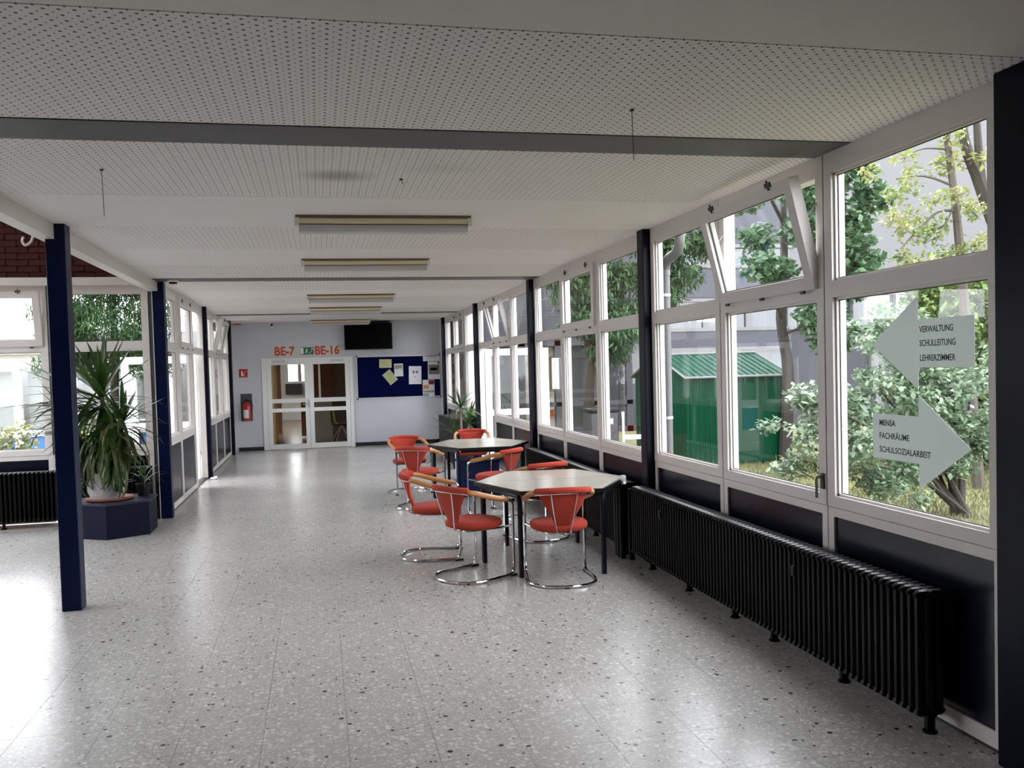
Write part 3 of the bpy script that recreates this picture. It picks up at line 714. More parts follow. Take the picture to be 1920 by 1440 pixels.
MB().lathe([(.02, 0), (.027, .006), (.027, .05), (.02, .06)], 12, (-.06, -.01, .70)).obj('valve_knob', 'opal', t)

# ------------------------------------------------------------------ tables: two trapezoid tables make each hexagon
def trapezoid(label, loc, rz, legs_tone='steel'):
    t = thing('trapezoid_table', label, 'table', loc, rz)
    g = .0035; W, w2, dpt = .70, .35, .70
    poly = [(-W, -g), (-w2, -dpt), (w2, -dpt), (W, -g)]
    z = .73
    MB().prism(poly, z-.036, z-.004, .0).obj('edge_band', 'edge', t)
    e = .017
    MB().prism([(-W+e*1.8, -g-.002), (-w2+e*.6, -dpt+e), (w2-e*.6, -dpt+e), (W-e*1.8, -g-.002)], z-.006, z, .0015).obj('table_top', 'laminate', t)
    for s in (-1, 1):
        a = (s*(W-.085), -.045); b = (s*(w2-.0), -dpt+.05)
        p = fillet([(a[0], a[1], .0), (a[0], a[1], z-.05), (b[0], b[1], z-.05), (b[0], b[1], 0)], .07)
        k = len(p)//2
        i0 = next(i for i in range(len(p)) if p[i].z > z-.06)
        i1 = next(i for i in range(len(p)-1, -1, -1) if p[i].z > z-.06)
        MB().tube(p[i0:i1+1], .022, 8).obj('side_rail', legs_tone, t)
        MB().tube(p[:i0+1], .022, 8).obj('leg', legs_tone, t)
        MB().tube(p[i1:], .022, 8).obj('leg', legs_tone, t)
    MB().box(-w2+.03, w2-.03, -dpt+.04, -dpt+.06, z-.07, z-.03).box(-W+.13, W-.13, -.055, -.035, z-.07, z-.03).obj('apron', legs_tone, t)
    return t
trapezoid('front half of the near hexagonal table, beige top with black edge', (2.03, 7.55, 0), R(-7.1))
trapezoid('rear half of the near hexagonal table, its beige top behind the joint', (2.03, 7.55, 0), R(172.9))
trapezoid('front half of the far hexagonal table, behind the orange-red chairs', (2.12, 11.62, 0), R(-2.5))
trapezoid('rear half of the far hexagonal table, nearest the end wall', (2.12, 11.62, 0), R(177.5))

# ------------------------------------------------------------------ chairs
def rail_pts():
    half = [(.255, .27, .57), (.255, .262, .622), (.257, .215, .645), (.262, .10, .665), (.262, -.03, .70), (.245, -.13, .728), (.19, -.215, .742), (.10, -.262, .75), (0, -.275, .752)]
    return half
def build_chair():
    t = thing('armchair', '', 'chair')
    half = rail_pts(); rail = half+[(-x, y, z) for (x, y, z) in half[-2::-1]]
    rail_s = smooth_path(rail, 4)
    base = [(.255, .27, .10), (.256, .262, .045), (.258, .225, .016), (.268, .10, .014), (.275, -.04, .014), (.255, -.15, .014), (.18, -.245, .014), (.08, -.283, .014), (0, -.29, .014)]
    base = base+[(-x, y, z) for (x, y, z) in base[-2::-1]]
    MB().tube(smooth_path(base, 4), .0125, 8).obj('base_tube', 'chrome', t)
    for s in (-1, 1): MB().tube([(s*.255, .27, .095), (s*.255, .27, .575)], .0125, 8).obj('front_leg', 'chrome', t)
    MB().tube(rail_s, .0125, 8).obj('back_rail', 'chrome', t)
    for s in (-1, 1):
        p = [(s*x, y, z+.006) for (x, y, z) in smooth_path([(.256, .225, .643), (.262, .12, .663), (.264, -.02, .70), (.25, -.12, .73), (.215, -.185, .74)], 4)]
        m = MB().tube(p, [.012]+[.0225]*(len(p)-2)+[.014], 10); m.obj('armrest', 'wood', t)
        MB().tube([(s*.255, .295, .004), (s*.258, .22, .004)], .013, 6).obj('glide', 'blackp', t)
    MB().tube([(-.02, -.29, .005), (.02, -.29, .005)], .013, 6).obj('glide', 'blackp', t)
    # seat: flat rounded cushion, wider in front
    prof = []
    N = 32
    for k in range(N):
        a = 2*math.pi*k/N; c, s = math.cos(a), math.sin(a)
        x = .238*math.copysign(abs(c)**.80, c)*(1 + .06*s); y = .225*math.copysign(abs(s)**.9, s)+.045
        prof.append((x, y))
    m = MB(); rings = [(.86, .418), (.97, .430), (1.0, .450), (.985, .471), (.92, .484), (.6, .491), (.25, .493)]
    vs = [((x)*f, (y-.045)*f+.045, z-(y-.045)*0+.0) for f, z in rings for x, y in prof]
    fs = [tuple(range(N-1, -1, -1)), tuple(range((len(rings)-1)*N, len(rings)*N))]
    for i in range(len(rings)-1):
        for k in range(N): fs.append((i*N+k, i*N+(k+1) % N, (i+1)*N+(k+1) % N, (i+1)*N+k))
    m.add(vs, fs).obj('seat', 'red', t, sharp=60)
    MB().tube(fillet([(-.255, .27, .43), (-.2, .2, .412), (-.12, -.12, .410), (.12, -.12, .410), (.2, .2, .412), (.255, .27, .43)], .04), .009, 6).obj('seat_support', 'chrome', t)
    # shield shaped back, wide under the rail and narrow at the seat
    nu, nv = 10, 8; m = MB(); vs = []
    for side in (0, 1):
        for i in range(nv+1):
            v = i/nv; hw = .052+.160*v**1.1; yc = -.155-.098*v; z = .455+.30*v
            for k in range(nu+1):
                u = -1+2*k/nu; x = u*hw
                bul = (1-u**4)*(1 - abs(2*v-1)**6)
                th = (.006+.016*bul)
                y = yc+.075*(x/.22)**2*v+(th if side else -.55*th)
                vs.append((x, y, z))
    n1 = (nu+1)*(nv+1); fs = []
    for i in range(nv):
        for k in range(nu):
            a = i*(nu+1)+k; fs.append((a, a+1, a+nu+2, a+nu+1)); fs.append((n1+a, n1+a+nu+1, n1+a+nu+2, n1+a+1))
    edge = [k for k in range(nu+1)]+[i*(nu+1)+nu for i in range(1, nv+1)]+[nv*(nu+1)+k for k in range(nu-1, -1, -1)]+[i*(nu+1) for i in range(nv-1, 0, -1)]
    for q in range(len(edge)):
        a, b = edge[q], edge[(q+1) % len(edge)]; fs.append((b, a, n1+a, n1+b))
    m.add(vs, fs).obj('backrest', 'red', t, sharp=70)
    p = [(x, y+.006, z+.020) for (x, y, z) in smooth_path([(.222, -.175, .737), (.17, -.228, .744), (.09, -.264, .75), (0, -.274, .752), (-.09, -.264, .75), (-.17, -.228, .744), (-.222, -.175, .737)], 4)]
    MB().tube(p, [.018]+[.0285]*(len(p)-2)+[.018], 10).obj('head_roll', 'red', t)
    for s in (-1, 1):
        MB().tube([(s*.105, -.262, .745), (s*.085, -.232, .60), (s*.055, -.20, .43), (s*.045, -.15, .408), (s*.045, -.10, .408)], .005, 6).obj('back_rod', 'chrome', t)
    return t
chairs = [
    (1.894, 6.775, -6, 'orange-red armchair at the front edge of the near table, back to camera'),
    (1.202, 7.135, -60.8, 'orange-red armchair at the front left of the near table, nearest to the aisle'),
    (.993, 8.04, -98.5, 'orange-red armchair left of the near table, partly hidden by the one before it'),
    (2.17, 8.53, 17.5, 'orange-red armchair behind the near table, beside the radiator, turned to the far table'),
    (2.08, 10.10, 45, 'orange-red armchair at the front right of the far table, seen from behind'),
    (1.215, 10.96, -28, 'orange-red armchair at the front left of the far table, back to camera'),
    (1.226, 12.375, 191.5, 'orange-red armchair left of the far table, facing the camera'),
    (2.30, 13.15, 171, 'orange-red armchair behind the far table, facing the camera'),
]
ch0 = build_chair()
for k, (x, y, a, lb) in enumerate(chairs):
    o = ch0 if k == 0 else copy_tree(ch0)
    o.location = (x, y, 0); o.rotation_euler = (0, 0, R(a)); props(o, lb, 'chair', 'orange-red tubular armchairs around the tables')

# ------------------------------------------------------------------ arrows on the nearest window
rr_ = (R(90), 0, R(-90))
def arrow(label, poly, z_texts, sx):
    cy = sum(p[0] for p in poly)/len(poly); cz = min(p[1] for p in poly)
    t = thing('arrow_sign', label, 'sign', (2.893, cy, cz))
    pl = [(-(p[0]-cy), p[1]-cz) for p in poly]        # local x towards -Y
    n = len(pl)
    vs = [(0, -x, z) for x, z in pl]+[(-.0015, -x, z) for x, z in pl]
    MB().add(vs, [tuple(range(n)), tuple(range(2*n-1, n-1, -1))]+[((k+1) % n, k, n+k, n+(k+1) % n) for k in range(n)]).obj('vinyl', 'vinyl', t)
    for (s, y, z, sz) in z_texts:
        text(s, sz, 'ink', t, (-.0018, y-cy, z-cz), rr_, ext=.0003, sx=sx, offset=.0006)
    return t
arrow('pale left-pointing arrow on the glass reading VERWALTUNG SCHULLEITUNG LEHRERZIMMER', [(4.085, 1.822), (3.728, 2.055), (3.728, 1.936), (3.355, 1.936), (3.355, 1.700), (3.728, 1.700), (3.728, 1.59)],
      [('VERWALTUNG', 3.718, 1.872, .043), ('SCHULLEITUNG', 3.718, 1.805, .043), ('LEHRERZIMMER', 3.716, 1.733, .043)], .80)
arrow('pale right-pointing arrow on the glass reading MENSA FACHRÄUME SCHULSOZIALARBEIT', [(4.09, 1.458), (3.73, 1.458), (3.73, 1.565), (3.38, 1.325), (3.73, 1.095), (3.73, 1.222), (4.09, 1.222)],
      [('MENSA', 4.035, 1.398, .044), ('FACHRÄUME', 4.035, 1.330, .044), ('SCHULSOZIALARBEIT', 4.035, 1.258, .044)], .92)

# ------------------------------------------------------------------ planter with yucca
pc = (-2.30, 10.42)
t = thing('hexagonal_planter', 'blue hexagonal plant stand with the potted yucca on it', 'plant stand', (pc[0], pc[1], 0))
hexp = lambda r_: [(r_*math.cos(R(a)), r_*math.sin(R(a))) for a in range(-90, 270, 60)]
MB().prism(hexp(.46), 0, .365, .004).obj('side_panel', 'planter', t)
MB().prism(hexp(.475), .365, .385, .004).obj('top_board', 'planter_top', t)
def strap_leaf(L, wd, droop, n=7, fold=.25):
    m = MB(); vs = []; x = z = 0; ang = 0.; step = L/n
    for i in range(n+1):
        s = i/n; hw = wd*.5*(min(1, .45+s*2.2) if s < .3 else (1-((s-.3)/.7)**2.2))+.001
        vs += [(x, -hw, z+hw*fold), (x, 0, z), (x, hw, z+hw*fold)]
        ang -= droop*(.35+1.3*s)/n; x += step*math.cos(ang); z += step*math.sin(ang)
    fs = []
    for i in range(n):
        for k in range(2): a = i*3+k; fs.append((a, a+1, a+4, a+3))
    return m.add(vs, fs)
yv = [strap_leaf(.62, .055, d).mesh('leaf', 'yleaf', 0) for d in (.15, .5, 1.0, 1.6)]
yo = [strap_leaf(.66, .05, d).mesh('leaf', 'yold', 0) for d in (1.2, 1.9)]
t = thing('potted_yucca', 'tall yucca with drooping strap leaves in a white pot on the planter', 'plant', (pc[0]-.05, pc[1]-.02, .385))
MB().lathe([(.20, 0), (.245, .012), (.25, .03), (.235, .032), (.19, .014)], 24).obj('saucer', 'terracotta', t)
MB().lathe([(.16, .014), (.20, .10), (.215, .28), (.222, .32), (.205, .32), (.195, .28)], 24, (-.03, 0, 0)).obj('pot', 'potwhite', t)
MB().lathe([(.198, .27), (.05, .285)], 16, (-.03, 0, 0)).obj('soil', 'soil', t)
stems = [[(-.05, .02, .26), (-.03, .03, .7), (-.04, .02, 1.18)], [(.05, .0, .26), (.11, -.02, .55), (.17, -.03, .86)], [(-.1, -.04, .26), (-.22, -.05, .55), (-.33, -.04, .82)], [(0, -.08, .26), (.03, -.12, .4), (.05, -.16, .62)]]
for s in stems: MB().tube(smooth_path(s, 4), .026, 8).obj('stem', 'barkpale', t)
def rosette(c, n, lo, hi, smin, smax, old=0., az=(0, 360)):
    for k in range(n):
        f = k/n; el = lo+(hi-lo)*f+random.uniform(-8, 8); a = random.uniform(*az)
        if random.random() < old: me = random.choice(yo)
        else: me = yv[min(3, max(0, int((60-el)/38)+random.choice((0, 0, 1))))]
        o = link('leaf', me, t, (c[0]+random.uniform(-.02, .02), c[1]+random.uniform(-.02, .02), c[2]-.22*(1-f)))
        o.rotation_euler = (0, -R(el), R(a)); s = random.uniform(smin, smax); o.scale = (s, s*1.0, s)
rosette((-.04, .02, 1.22), 90, -75, 86, .8, 1.2, .08)
rosette((-.1, .02, 1.12), 18, 8, 30, 1.25, 1.7, .0, (150, 215))
rosette((.0, -.14, .86), 34, -80, -10, .75, 1.0, .3, (225, 320))
rosette((.17, -.03, .92), 60, -80, 60, .6, 1.0, .2)
rosette((-.33, -.04, .86), 50, -80, 65, .7, 1.2, .1)
rosette((.05, -.16, .78), 60, -88, 30, .6, .95, .35)
rosette((.16, -.2, .62), 34, -88, 10, .5, .8, .35, (230, 400))
rosette((-.2, -.2, .70), 34, -88, 20, .5, .85, .3, (150, 330))
t = thing('spider_plant', 'small spider plant behind the yucca at the planter edge', 'plant', (pc[0]+.27, pc[1]+.18, .385))
MB().lathe([(.06, 0), (.08, .12), (.085, .14), (.07, .14), (.065, .12)], 16).obj('pot', 'charcoal', t)
sv = [strap_leaf(.30, .016, d).mesh('leaf', 'yleaf', 0) for d in (.9, 1.5, 2.1)]
for k in range(26):
    o = link('leaf', random.choice(sv), t, (0, 0, .14)); o.rotation_euler = (0, -R(random.uniform(30, 85)), random.uniform(0, 6.28)); s = random.uniform(.7, 1.2); o.scale = (s, s, s)

# far right: dark planter trough with a dracaena
t = thing('planter_trough', 'charcoal trough box on the floor by the right wall below the pinboard', 'planter', (2.6, 16.55, 0))
MB().bbox(-.22, .20, -.95, .95, 0, .82, .008).obj('box_side', 'charcoal', t); MB().box(-.18, .16, -.9, .9, .80, .823).obj('soil', 'soil', t)
dr_ = t = thing('dracaena', 'spiky dark green dracaena in front of the charcoal trough', 'plant', (2.42, 14.9, 0))
MB().lathe([(.10, 0), (.14, .2), (.15, .26), (.13, .26), (.12, .2)], 16).obj('pot', 'charcoal', t)
for (a, b, h) in ((0, 0, .85), (.1, .05, .62), (-.08, .04, .5)): MB().tube([(0, 0, .2), (a, b, h)], .014, 6).obj('stem', 'barkpale', t)
dv = [strap_leaf(.36, .03, d).mesh('leaf', 'yleaf', 0) for d in (.3, .9)]
for (a, b, h) in ((0, 0, .85), (.1, .05, .62), (-.08, .04, .5)):
    for k in range(20):
        o = link('leaf', random.choice(dv), t, (a, b, h)); o.rotation_euler = (0, -R(random.uniform(-20, 85)), random.uniform(0, 6.28)); s = random.uniform(.7, 1.1); o.scale = (s, s, s)
dr_.scale = (1.5, 1.5, 1.25)
t = thing('storage_box', 'blue box standing on the floor under the far hexagonal table', 'box', (2.12, 11.75, 0))
MB().bbox(-.27, .27, -.2, .2, 0, .46, .008).obj('body', 'boxblue', t); MB().bbox(-.285, .285, -.215, .215, .46, .49, .006).obj('lid', 'boxblue', t)
t = thing('paper_scrap', 'crumpled white paper scrap on the floor by the open left door', 'paper', (-1.79, 15.15, 0))
MB().ball((0, 0, .02), (.06, .04, .02), 7, 4).ball((.04, .02, .035), (.03, .04, .018), 6, 4).obj('crumple', 'paper', t)

# ------------------------------------------------------------------ hall behind the double door
struct('floor', MB().box(-2.6, 3.6, YF+.02, 33, -.06, -.002).mesh('floor_back_hall', 'lino'), label='brown floor of the hall behind the double door')
bh = MB().box(-2.7, -2.6, YF+.18, 24, 0, 3).box(-2.7, -2.6, 31, 33, 0, 3).box(-2.7, -2.6, 24, 31, 0, .9).box(-2.7, -2.6, 24, 31, 2.6, 3).box(3.6, 3.7, YF+.18, 33, 0, 3).box(-2.7, 3.7, YF+.18, 33, 3, 3.1).box(-2.7, -1.15, 32.9, 33, 0, 3).box(-.45, 3.7, 32.9, 33, 0, 3).box(-1.15, -.45, 32.9, 33, 0, 1.38).box(-1.15, -.45, 32.9, 33, 2.5, 3)
struct('wall_back_hall', bh.mesh('wall_back_hall', 'wall2'))
struct('wall_ochre', MB().box(-1.5, -1.08, YF+1.6, YF+3.2, 0, 2.9).mesh('wall_ochre', 'ochre'), label='ochre wall end just behind the left door leaf')
bwn = struct('window_%d' % (wn[0]+1), None, (-.80, 32.9, 0)); wn[0] += 1
MB().box(-.35, .35, -.02, .1, 1.38, 1.44).box(-.35, .35, -.02, .1, 2.44, 2.5).box(-.35, -.29, -.02, .1, 1.44, 2.44).box(.29, .35, -.02, .1, 1.44, 2.44).obj('frame', 'white', bwn)
MB().box(-.3, .3, .04, .046, 1.42, 2.46).obj('pane', 'glass', bwn)
bw2 = struct('window_%d' % (wn[0]+1), None, (-2.65, 24, 0)); wn[0] += 1  # unseen side window, added to light the back hall
m = MB()
for k in range(6): m.box(-.05, .05, 1.39*k-.03 if k else 0, 1.39*k+.03, .9, 2.6)
m.obj('frame', 'white', bw2); MB().box(-.004, .004, 0, 7, .9, 2.6).obj('pane', 'glass', bw2)
t = thing('door_frame', 'brown wooden door frame in the hall behind the left door leaf', 'door frame', (-.95, YF+5.2, 0))
MB().box(-.28, -.12, 0, .25, 0, 2.3).obj('jamb', 'brown', t); MB().box(.82, .95, 0, .25, 0, 2.3).obj('jamb', 'brown', t); MB().box(-.28, .95, 0, .25, 2.3, 2.55).obj('lintel', 'brown', t)
t = thing('sideboard', 'orange-brown wooden sideboard in the back hall, behind the door handle', 'cabinet', (-.20, YF+3.4, 0))
MB().bbox(-.28, .25, -.3, .3, .06, .98, .006).obj('body', 'orangewood', t); MB().box(-.26, -.01, -.315, -.3, .1, .93).obj('door', 'orangewood', t); MB().box(.0, .24, -.315, -.3, .1, .93).obj('door', 'orangewood', t)
t = thing('grey_radiator', 'grey panel radiator under the bright window at the hall end', 'radiator', (-.90, 32.75, .95))
MB().bbox(-.3, .3, -.06, .06, 0, .4, .01).obj('panel', 'grey', t)
for k in range(7): MB().tube([(-.24+.08*k, -.065, .02), (-.24+.08*k, -.065, .38)], .02, 6).obj('fin', 'grey', t)
struct('wall_partition', MB().box(.05, 3.6, YF+2.3, YF+2.4, 0, 3).mesh('wall_partition', 'darkwall'), label='dark brown partition behind the right door leaf')
t = thing('cupboard', 'low beige cupboard seen through the lower right door pane', 'cabinet', (.09, YF+1.85, 0))
MB().bbox(-.22, .22, -.25, .25, 0, 1.08, .006).obj('body', 'beige', t); MB().box(-.2, -.005, -.265, -.25, .05, 1.03).obj('door', 'beige', t); MB().box(.005, .2, -.265, -.25, .05, 1.03).obj('door', 'beige', t)
t = thing('brown_door', 'dark brown panelled door in the partition behind the right door leaf', 'door', (.25, YF+2.29, 0))
MB().box(-.13, .13, -.03, 0, 1.0, 2.2).obj('panel', 'brown', t)
t = thing('swivel_chair', 'lime framed chair with black mesh behind the right door leaf', 'chair', (.53, YF+.95, 0), R(15))
MB().tube(smooth_path([(-.22, .0, .84), (-.2, .0, .7), (-.16, .02, .52), (-.02, .06, .46), (.16, .08, .47)], 5), .022, 8).obj('back_frame', 'lime', t)
MB().tube(smooth_path([(-.22, .3, .84), (-.2, .3, .7), (-.16, .3, .52), (-.02, .3, .46), (.16, .3, .47)], 5), .022, 8).obj('back_frame', 'lime', t)
MB().box(-.2, -.17, .02, .28, .5, .82).obj('backrest', 'blackp', t); MB().bbox(-.18, .26, .0, .34, .44, .48, .01).obj('seat', 'blackp', t)
for (a, b) in ((-.2, -.05), (.25, -.05), (.25, .35), (-.2, .35)): MB().tube([(.03, .16, .44), (a, b, 0)], .012, 6).obj('leg', 'alu', t)

# ------------------------------------------------------------------ outdoors: ground
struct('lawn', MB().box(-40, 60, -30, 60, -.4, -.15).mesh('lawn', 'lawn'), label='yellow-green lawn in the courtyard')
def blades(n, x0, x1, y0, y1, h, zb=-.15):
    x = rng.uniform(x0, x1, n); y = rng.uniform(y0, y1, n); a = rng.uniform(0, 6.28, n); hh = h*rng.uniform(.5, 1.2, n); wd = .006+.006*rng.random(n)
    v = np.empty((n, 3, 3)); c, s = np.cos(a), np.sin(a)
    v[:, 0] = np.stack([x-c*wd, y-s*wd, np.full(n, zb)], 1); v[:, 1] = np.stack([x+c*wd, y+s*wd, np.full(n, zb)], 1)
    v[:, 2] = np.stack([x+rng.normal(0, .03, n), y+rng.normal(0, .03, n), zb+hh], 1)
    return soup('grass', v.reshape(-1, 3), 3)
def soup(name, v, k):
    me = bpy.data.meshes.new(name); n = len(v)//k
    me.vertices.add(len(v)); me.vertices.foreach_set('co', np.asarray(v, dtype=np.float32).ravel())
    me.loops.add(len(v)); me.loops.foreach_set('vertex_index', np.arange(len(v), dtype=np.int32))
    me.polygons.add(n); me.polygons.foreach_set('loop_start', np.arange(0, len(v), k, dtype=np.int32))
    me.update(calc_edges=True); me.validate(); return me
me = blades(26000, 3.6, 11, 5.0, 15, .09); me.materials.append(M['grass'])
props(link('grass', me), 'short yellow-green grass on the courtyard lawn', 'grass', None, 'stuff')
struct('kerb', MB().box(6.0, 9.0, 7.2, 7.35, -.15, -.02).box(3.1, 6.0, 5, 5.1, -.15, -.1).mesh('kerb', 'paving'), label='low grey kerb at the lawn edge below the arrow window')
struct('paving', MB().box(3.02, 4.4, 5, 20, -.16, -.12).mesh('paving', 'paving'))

# ------------------------------------------------------------------ plants outdoors
def leaf_soup(name, centers, per, size, spread, flat=.6, aspect=.55, droop=0.):
    """rhombic leaves scattered about cluster centres (x,y,z,r)"""
    vs = []
    for (x, y, z, r) in centers:
        n = int(per*(r/.4)**2)+1
        d = rng.normal(size=(n, 3)); d /= np.linalg.norm(d, axis=1)[:, None]; rad = r*rng.random(n)**.45
        p = np.array([x, y, z])+d*rad[:, None]*np.array([1, 1, .75])*spread
        a = rng.uniform(0, 6.28, n); el = rng.normal(-droop, flat, n); s = size*rng.uniform(.6, 1.3, n)
        u = np.stack([np.cos(a)*np.cos(el), np.sin(a)*np.cos(el), np.sin(el)], 1)
        w_ = np.stack([-np.sin(a), np.cos(a), rng.normal(0, .5, n)], 1); w_ /= np.linalg.norm(w_, axis=1)[:, None]
        q = np.empty((n, 4, 3)); q[:, 0] = p; q[:, 1] = p+u*(s*.5)[:, None]+w_*(s*aspect*.5)[:, None]; q[:, 2] = p+u*s[:, None]; q[:, 3] = p+u*(s*.5)[:, None]-w_*(s*aspect*.5)[:, None]
        vs.append(q.reshape(-1, 3))
    return soup(name, np.concatenate(vs), 4)
def crown(parent, mtl, centers, per, size, **kw):
    me = leaf_soup('leaves', centers, per, size, kw.pop('spread', 1.), **kw); me.materials.append(M[mtl])
    return props(link('leaves', me, parent), kind='stuff')
def cluster_along(pts, n, jit, r0, r1):
    out = []
    for k in range(n):
        s = random.random()*(len(pts)-1); i = int(s); f = s-i
        p = [pts[i][q]*(1-f)+pts[min(i+1, len(pts)-1)][q]*f+random.gauss(0, jit) for q in range(3)]
        out.append((*p, random.uniform(r0, r1)))
    return out
def tree(name, label, base, limbs, radii, mtl_bark, cat='tree'):
    t = thing(name, label, cat, base)
    tr = None
    for k, (pts, r) in enumerate(zip(limbs, radii)):
        p = smooth_path(pts, 4); n = len(p)
        m = MB().tube(p, [r*(1-.65*i/(n-1)) for i in range(n)], 7)
        o = m.obj('trunk' if k == 0 else 'branch', mtl_bark, t)
    return t
B0 = -.15
# ginkgo-like tree at the right end of the shed
t = tree('fan_leaf_tree', 'slim tree with green fan leaves behind the right end of the shed', (8.3, 14.3, 0),
         [[(0, 0, B0), (.09, 0, 1.5), (-.04, 0, 2.5), (.04, 0, 3.4), (.05, 0, 4.6), (.1, 0, 6.5)], [(-.02, 0, 2.4), (-.35, -.3, 3.0), (-.75, -.5, 3.4)], [(.03, 0, 3.2), (.5, -.4, 3.6), (1.0, -.6, 4.2)], [(0, 0, 2.2), (.3, -.4, 2.35), (.5, -.7, 2.2)], [(.05, 0, 4.2), (-.5, -.2, 4.9), (-.9, -.3, 5.1)]],
         [.12, .035, .04, .025, .04], 'bark')
gc = [(9.12, 5.0), (9.5, 4.6), (9.1, 3.8), (9.5, 3.5), (9.04, 3.34), (8.29, 3.98), (7.58, 3.89), (7.37, 3.34), (8.6, 2.6), (8.8, 2.1), (8.4, 2.4), (7.0, 4.5), (7.9, 4.7), (8.6, 4.5), (9.2, 4.2), (7.8, 3.3), (8.9, 5.6), (8.1, 5.5), (9.0, 3.0), (8.65, 2.3)]
crown(t, 'ginkgo', [(x-8.3+random.gauss(0, .06), -.8+random.gauss(0, .15), z, random.uniform(.28, .46)) for x, z in gc for _ in range(1)], 330, .13, aspect=.95, droop=.5, flat=.5)
# robinia with yellow-green leaves, seen in the top of the arrow window
t = tree('robinia_tree', 'yellow-green robinia with thin branches before the white wall, upper right window', (8.85, 10.5, 0),
         [[(.25, 0, B0), (.12, 0, 1.4), (0, 0, 2.9), (-.1, 0, 3.9), (-.26, 0, 5.1), (-.35, 0, 6.6)], [(-.08, 0, 3.75), (-.45, -.1, 3.72), (-.85, -.2, 3.45), (-1.15, -.25, 3.2)], [(-.12, 0, 4.1), (-.5, .1, 4.25), (-.95, .1, 4.2)], [(-.03, 0, 3.2), (-.35, -.1, 3.15), (-.75, -.2, 2.98)],
          [(-.09, 0, 3.8), (.15, .1, 3.85), (.4, .1, 3.65)], [(0, 0, 3.0), (.3, 0, 3.3), (.55, .1, 3.5)], [(-.1, 0, 3.9), (-.3, -.1, 3.6), (-.6, -.2, 3.25)], [(-.2, 0, 4.6), (-.6, 0, 4.6), (-.95, 0, 4.45)]],
         [.085, .022, .02, .018, .024, .018, .014, .016], 'bark2')
rc = [(7.83, 4.5), (7.99, 4.22), (8.16, 4.08), (7.74, 3.93), (7.66, 3.7), (8.24, 3.8), (8.58, 4.45), (8.67, 4.7), (7.9, 3.5), (8.07, 3.6), (9.01, 4.54), (9.1, 4.4), (8.53, 3.87), (8.75, 3.7), (9.1, 3.85), (8.49, 3.65), (8.4, 3.45), (7.98, 3.13), (8.15, 3.06), (8.6, 3.15), (8.82, 3.17), (7.9, 2.98), (8.3, 4.9), (7.9, 4.9), (9.0, 5.1), (9.2, 3.3), (8.9, 2.95), (7.6, 4.3)]
crown(t, 'robinia', [(x-8.85+random.gauss(0, .05), random.gauss(0, .2), z+random.gauss(0, .05), random.uniform(.14, .26)) for x, z in rc], 360, .085, aspect=.6, droop=.2)
tree('dark_trunk_tree', 'dark leaning tree trunk at the right edge of the upper arrow window', (9.6, 10.6, 0), [[(.6, 0, B0), (.2, 0, 2.6), (-.33, 0, 4.1), (-.6, 0, 4.75), (-.8, 0, 6)], [(-.33, 0, 4.1), (-.4, 0, 5.0), (-.42, 0, 6)]], [.13, .07], 'bark')
# apple bush with many stems close to the window
limbs = []
for (dx, dz, ln) in ((-.45, 1.3, 1), (-.75, 1.1, 1), (-1.2, 1.15, 1), (-.2, 1.5, 1), (.3, 1.4, 1), (.55, 1.0, 1), (-1.7, 1.0, 1), (-1.0, 1.6, 1), (-2.1, 1.3, 1), (-1.5, .6, 1), (-.6, 2.2, 1), (-1.1, 2.3, 1)):
    yy = random.uniform(-.3, .5)
    limbs.append([(random.uniform(-.08, .08), random.uniform(-.1, .1), B0), (dx*.28, yy*.4, .35*dz), (dx*.62, yy*.8, .72*dz), (dx, yy, dz)])
t = tree('apple_bush', 'many-stemmed apple bush with pale green fruit close outside the arrow window', (7.35, 8.75, 0), limbs, [.045, .04, .035, .03, .03, .035, .03, .025, .025, .02, .03, .03], 'bark', 'bush')
cs = []
for l_ in limbs: cs += cluster_along(l_[1:], 4, .13, .14, .26)
cs += [(x-7.35, random.gauss(0, .25), z, random.uniform(.16, .28)) for x, z in ((6.8, .75), (6.45, .5), (6.1, .42), (5.96, .8), (6.26, 1.45), (6.1, 1.1), (5.7, 1.3), (5.3, 1.25), (5.05, 1.0), (5.55, .9), (5.41, .62), (5.2, .5), (6.82, 1.3), (7.2, 1.05), (7.77, 1.1), (7.84, .6), (7.5, .75), (6.6, .95), (7.0, 1.0), (5.8, .55), (6.06, 2.15), (6.41, 2.25), (6.75, 2.15), (6.4, 1.95), (6.0, 1.95), (7.0, 1.3), (7.3, 1.4), (7.6, 1.45), (7.9, 1.5), (7.2, 1.7), (7.6, 1.75), (7.9, .95), (8.0, 1.8), (7.4, 1.1), (6.9, 1.55), (6.6, 1.25))]
crown(t, 'apple', cs, 560, .088, aspect=.62, droop=.15)
fm = MB()
for (x, y, z, r_) in random.sample(cs, 22): fm.ball((x+random.uniform(-.1, .1), y-.1, z-.06), .028, 8, 6)
props(fm.obj('apple', 'fruit', t), kind='stuff')
# hedge behind
t = thing('hedge_bush', 'dense yellow-green bush behind the apple bush, right side of the courtyard', 'bush', (10.4, 12.3, 0))
for k in range(6): MB().tube(smooth_path([(random.uniform(-.7, .7), 0, B0), (random.uniform(-.8, .8), -.1, 1.0), (random.uniform(-1, 1), -.2, 2.0)], 3), .03, 6).obj('branch', 'bark', t)
crown(t, 'hedge', [(random.uniform(-.85, 1.5), random.uniform(-.4, .5), random.uniform(0, 3.1), random.uniform(.35, .55)) for _ in range(90)], 230, .13, aspect=.6)
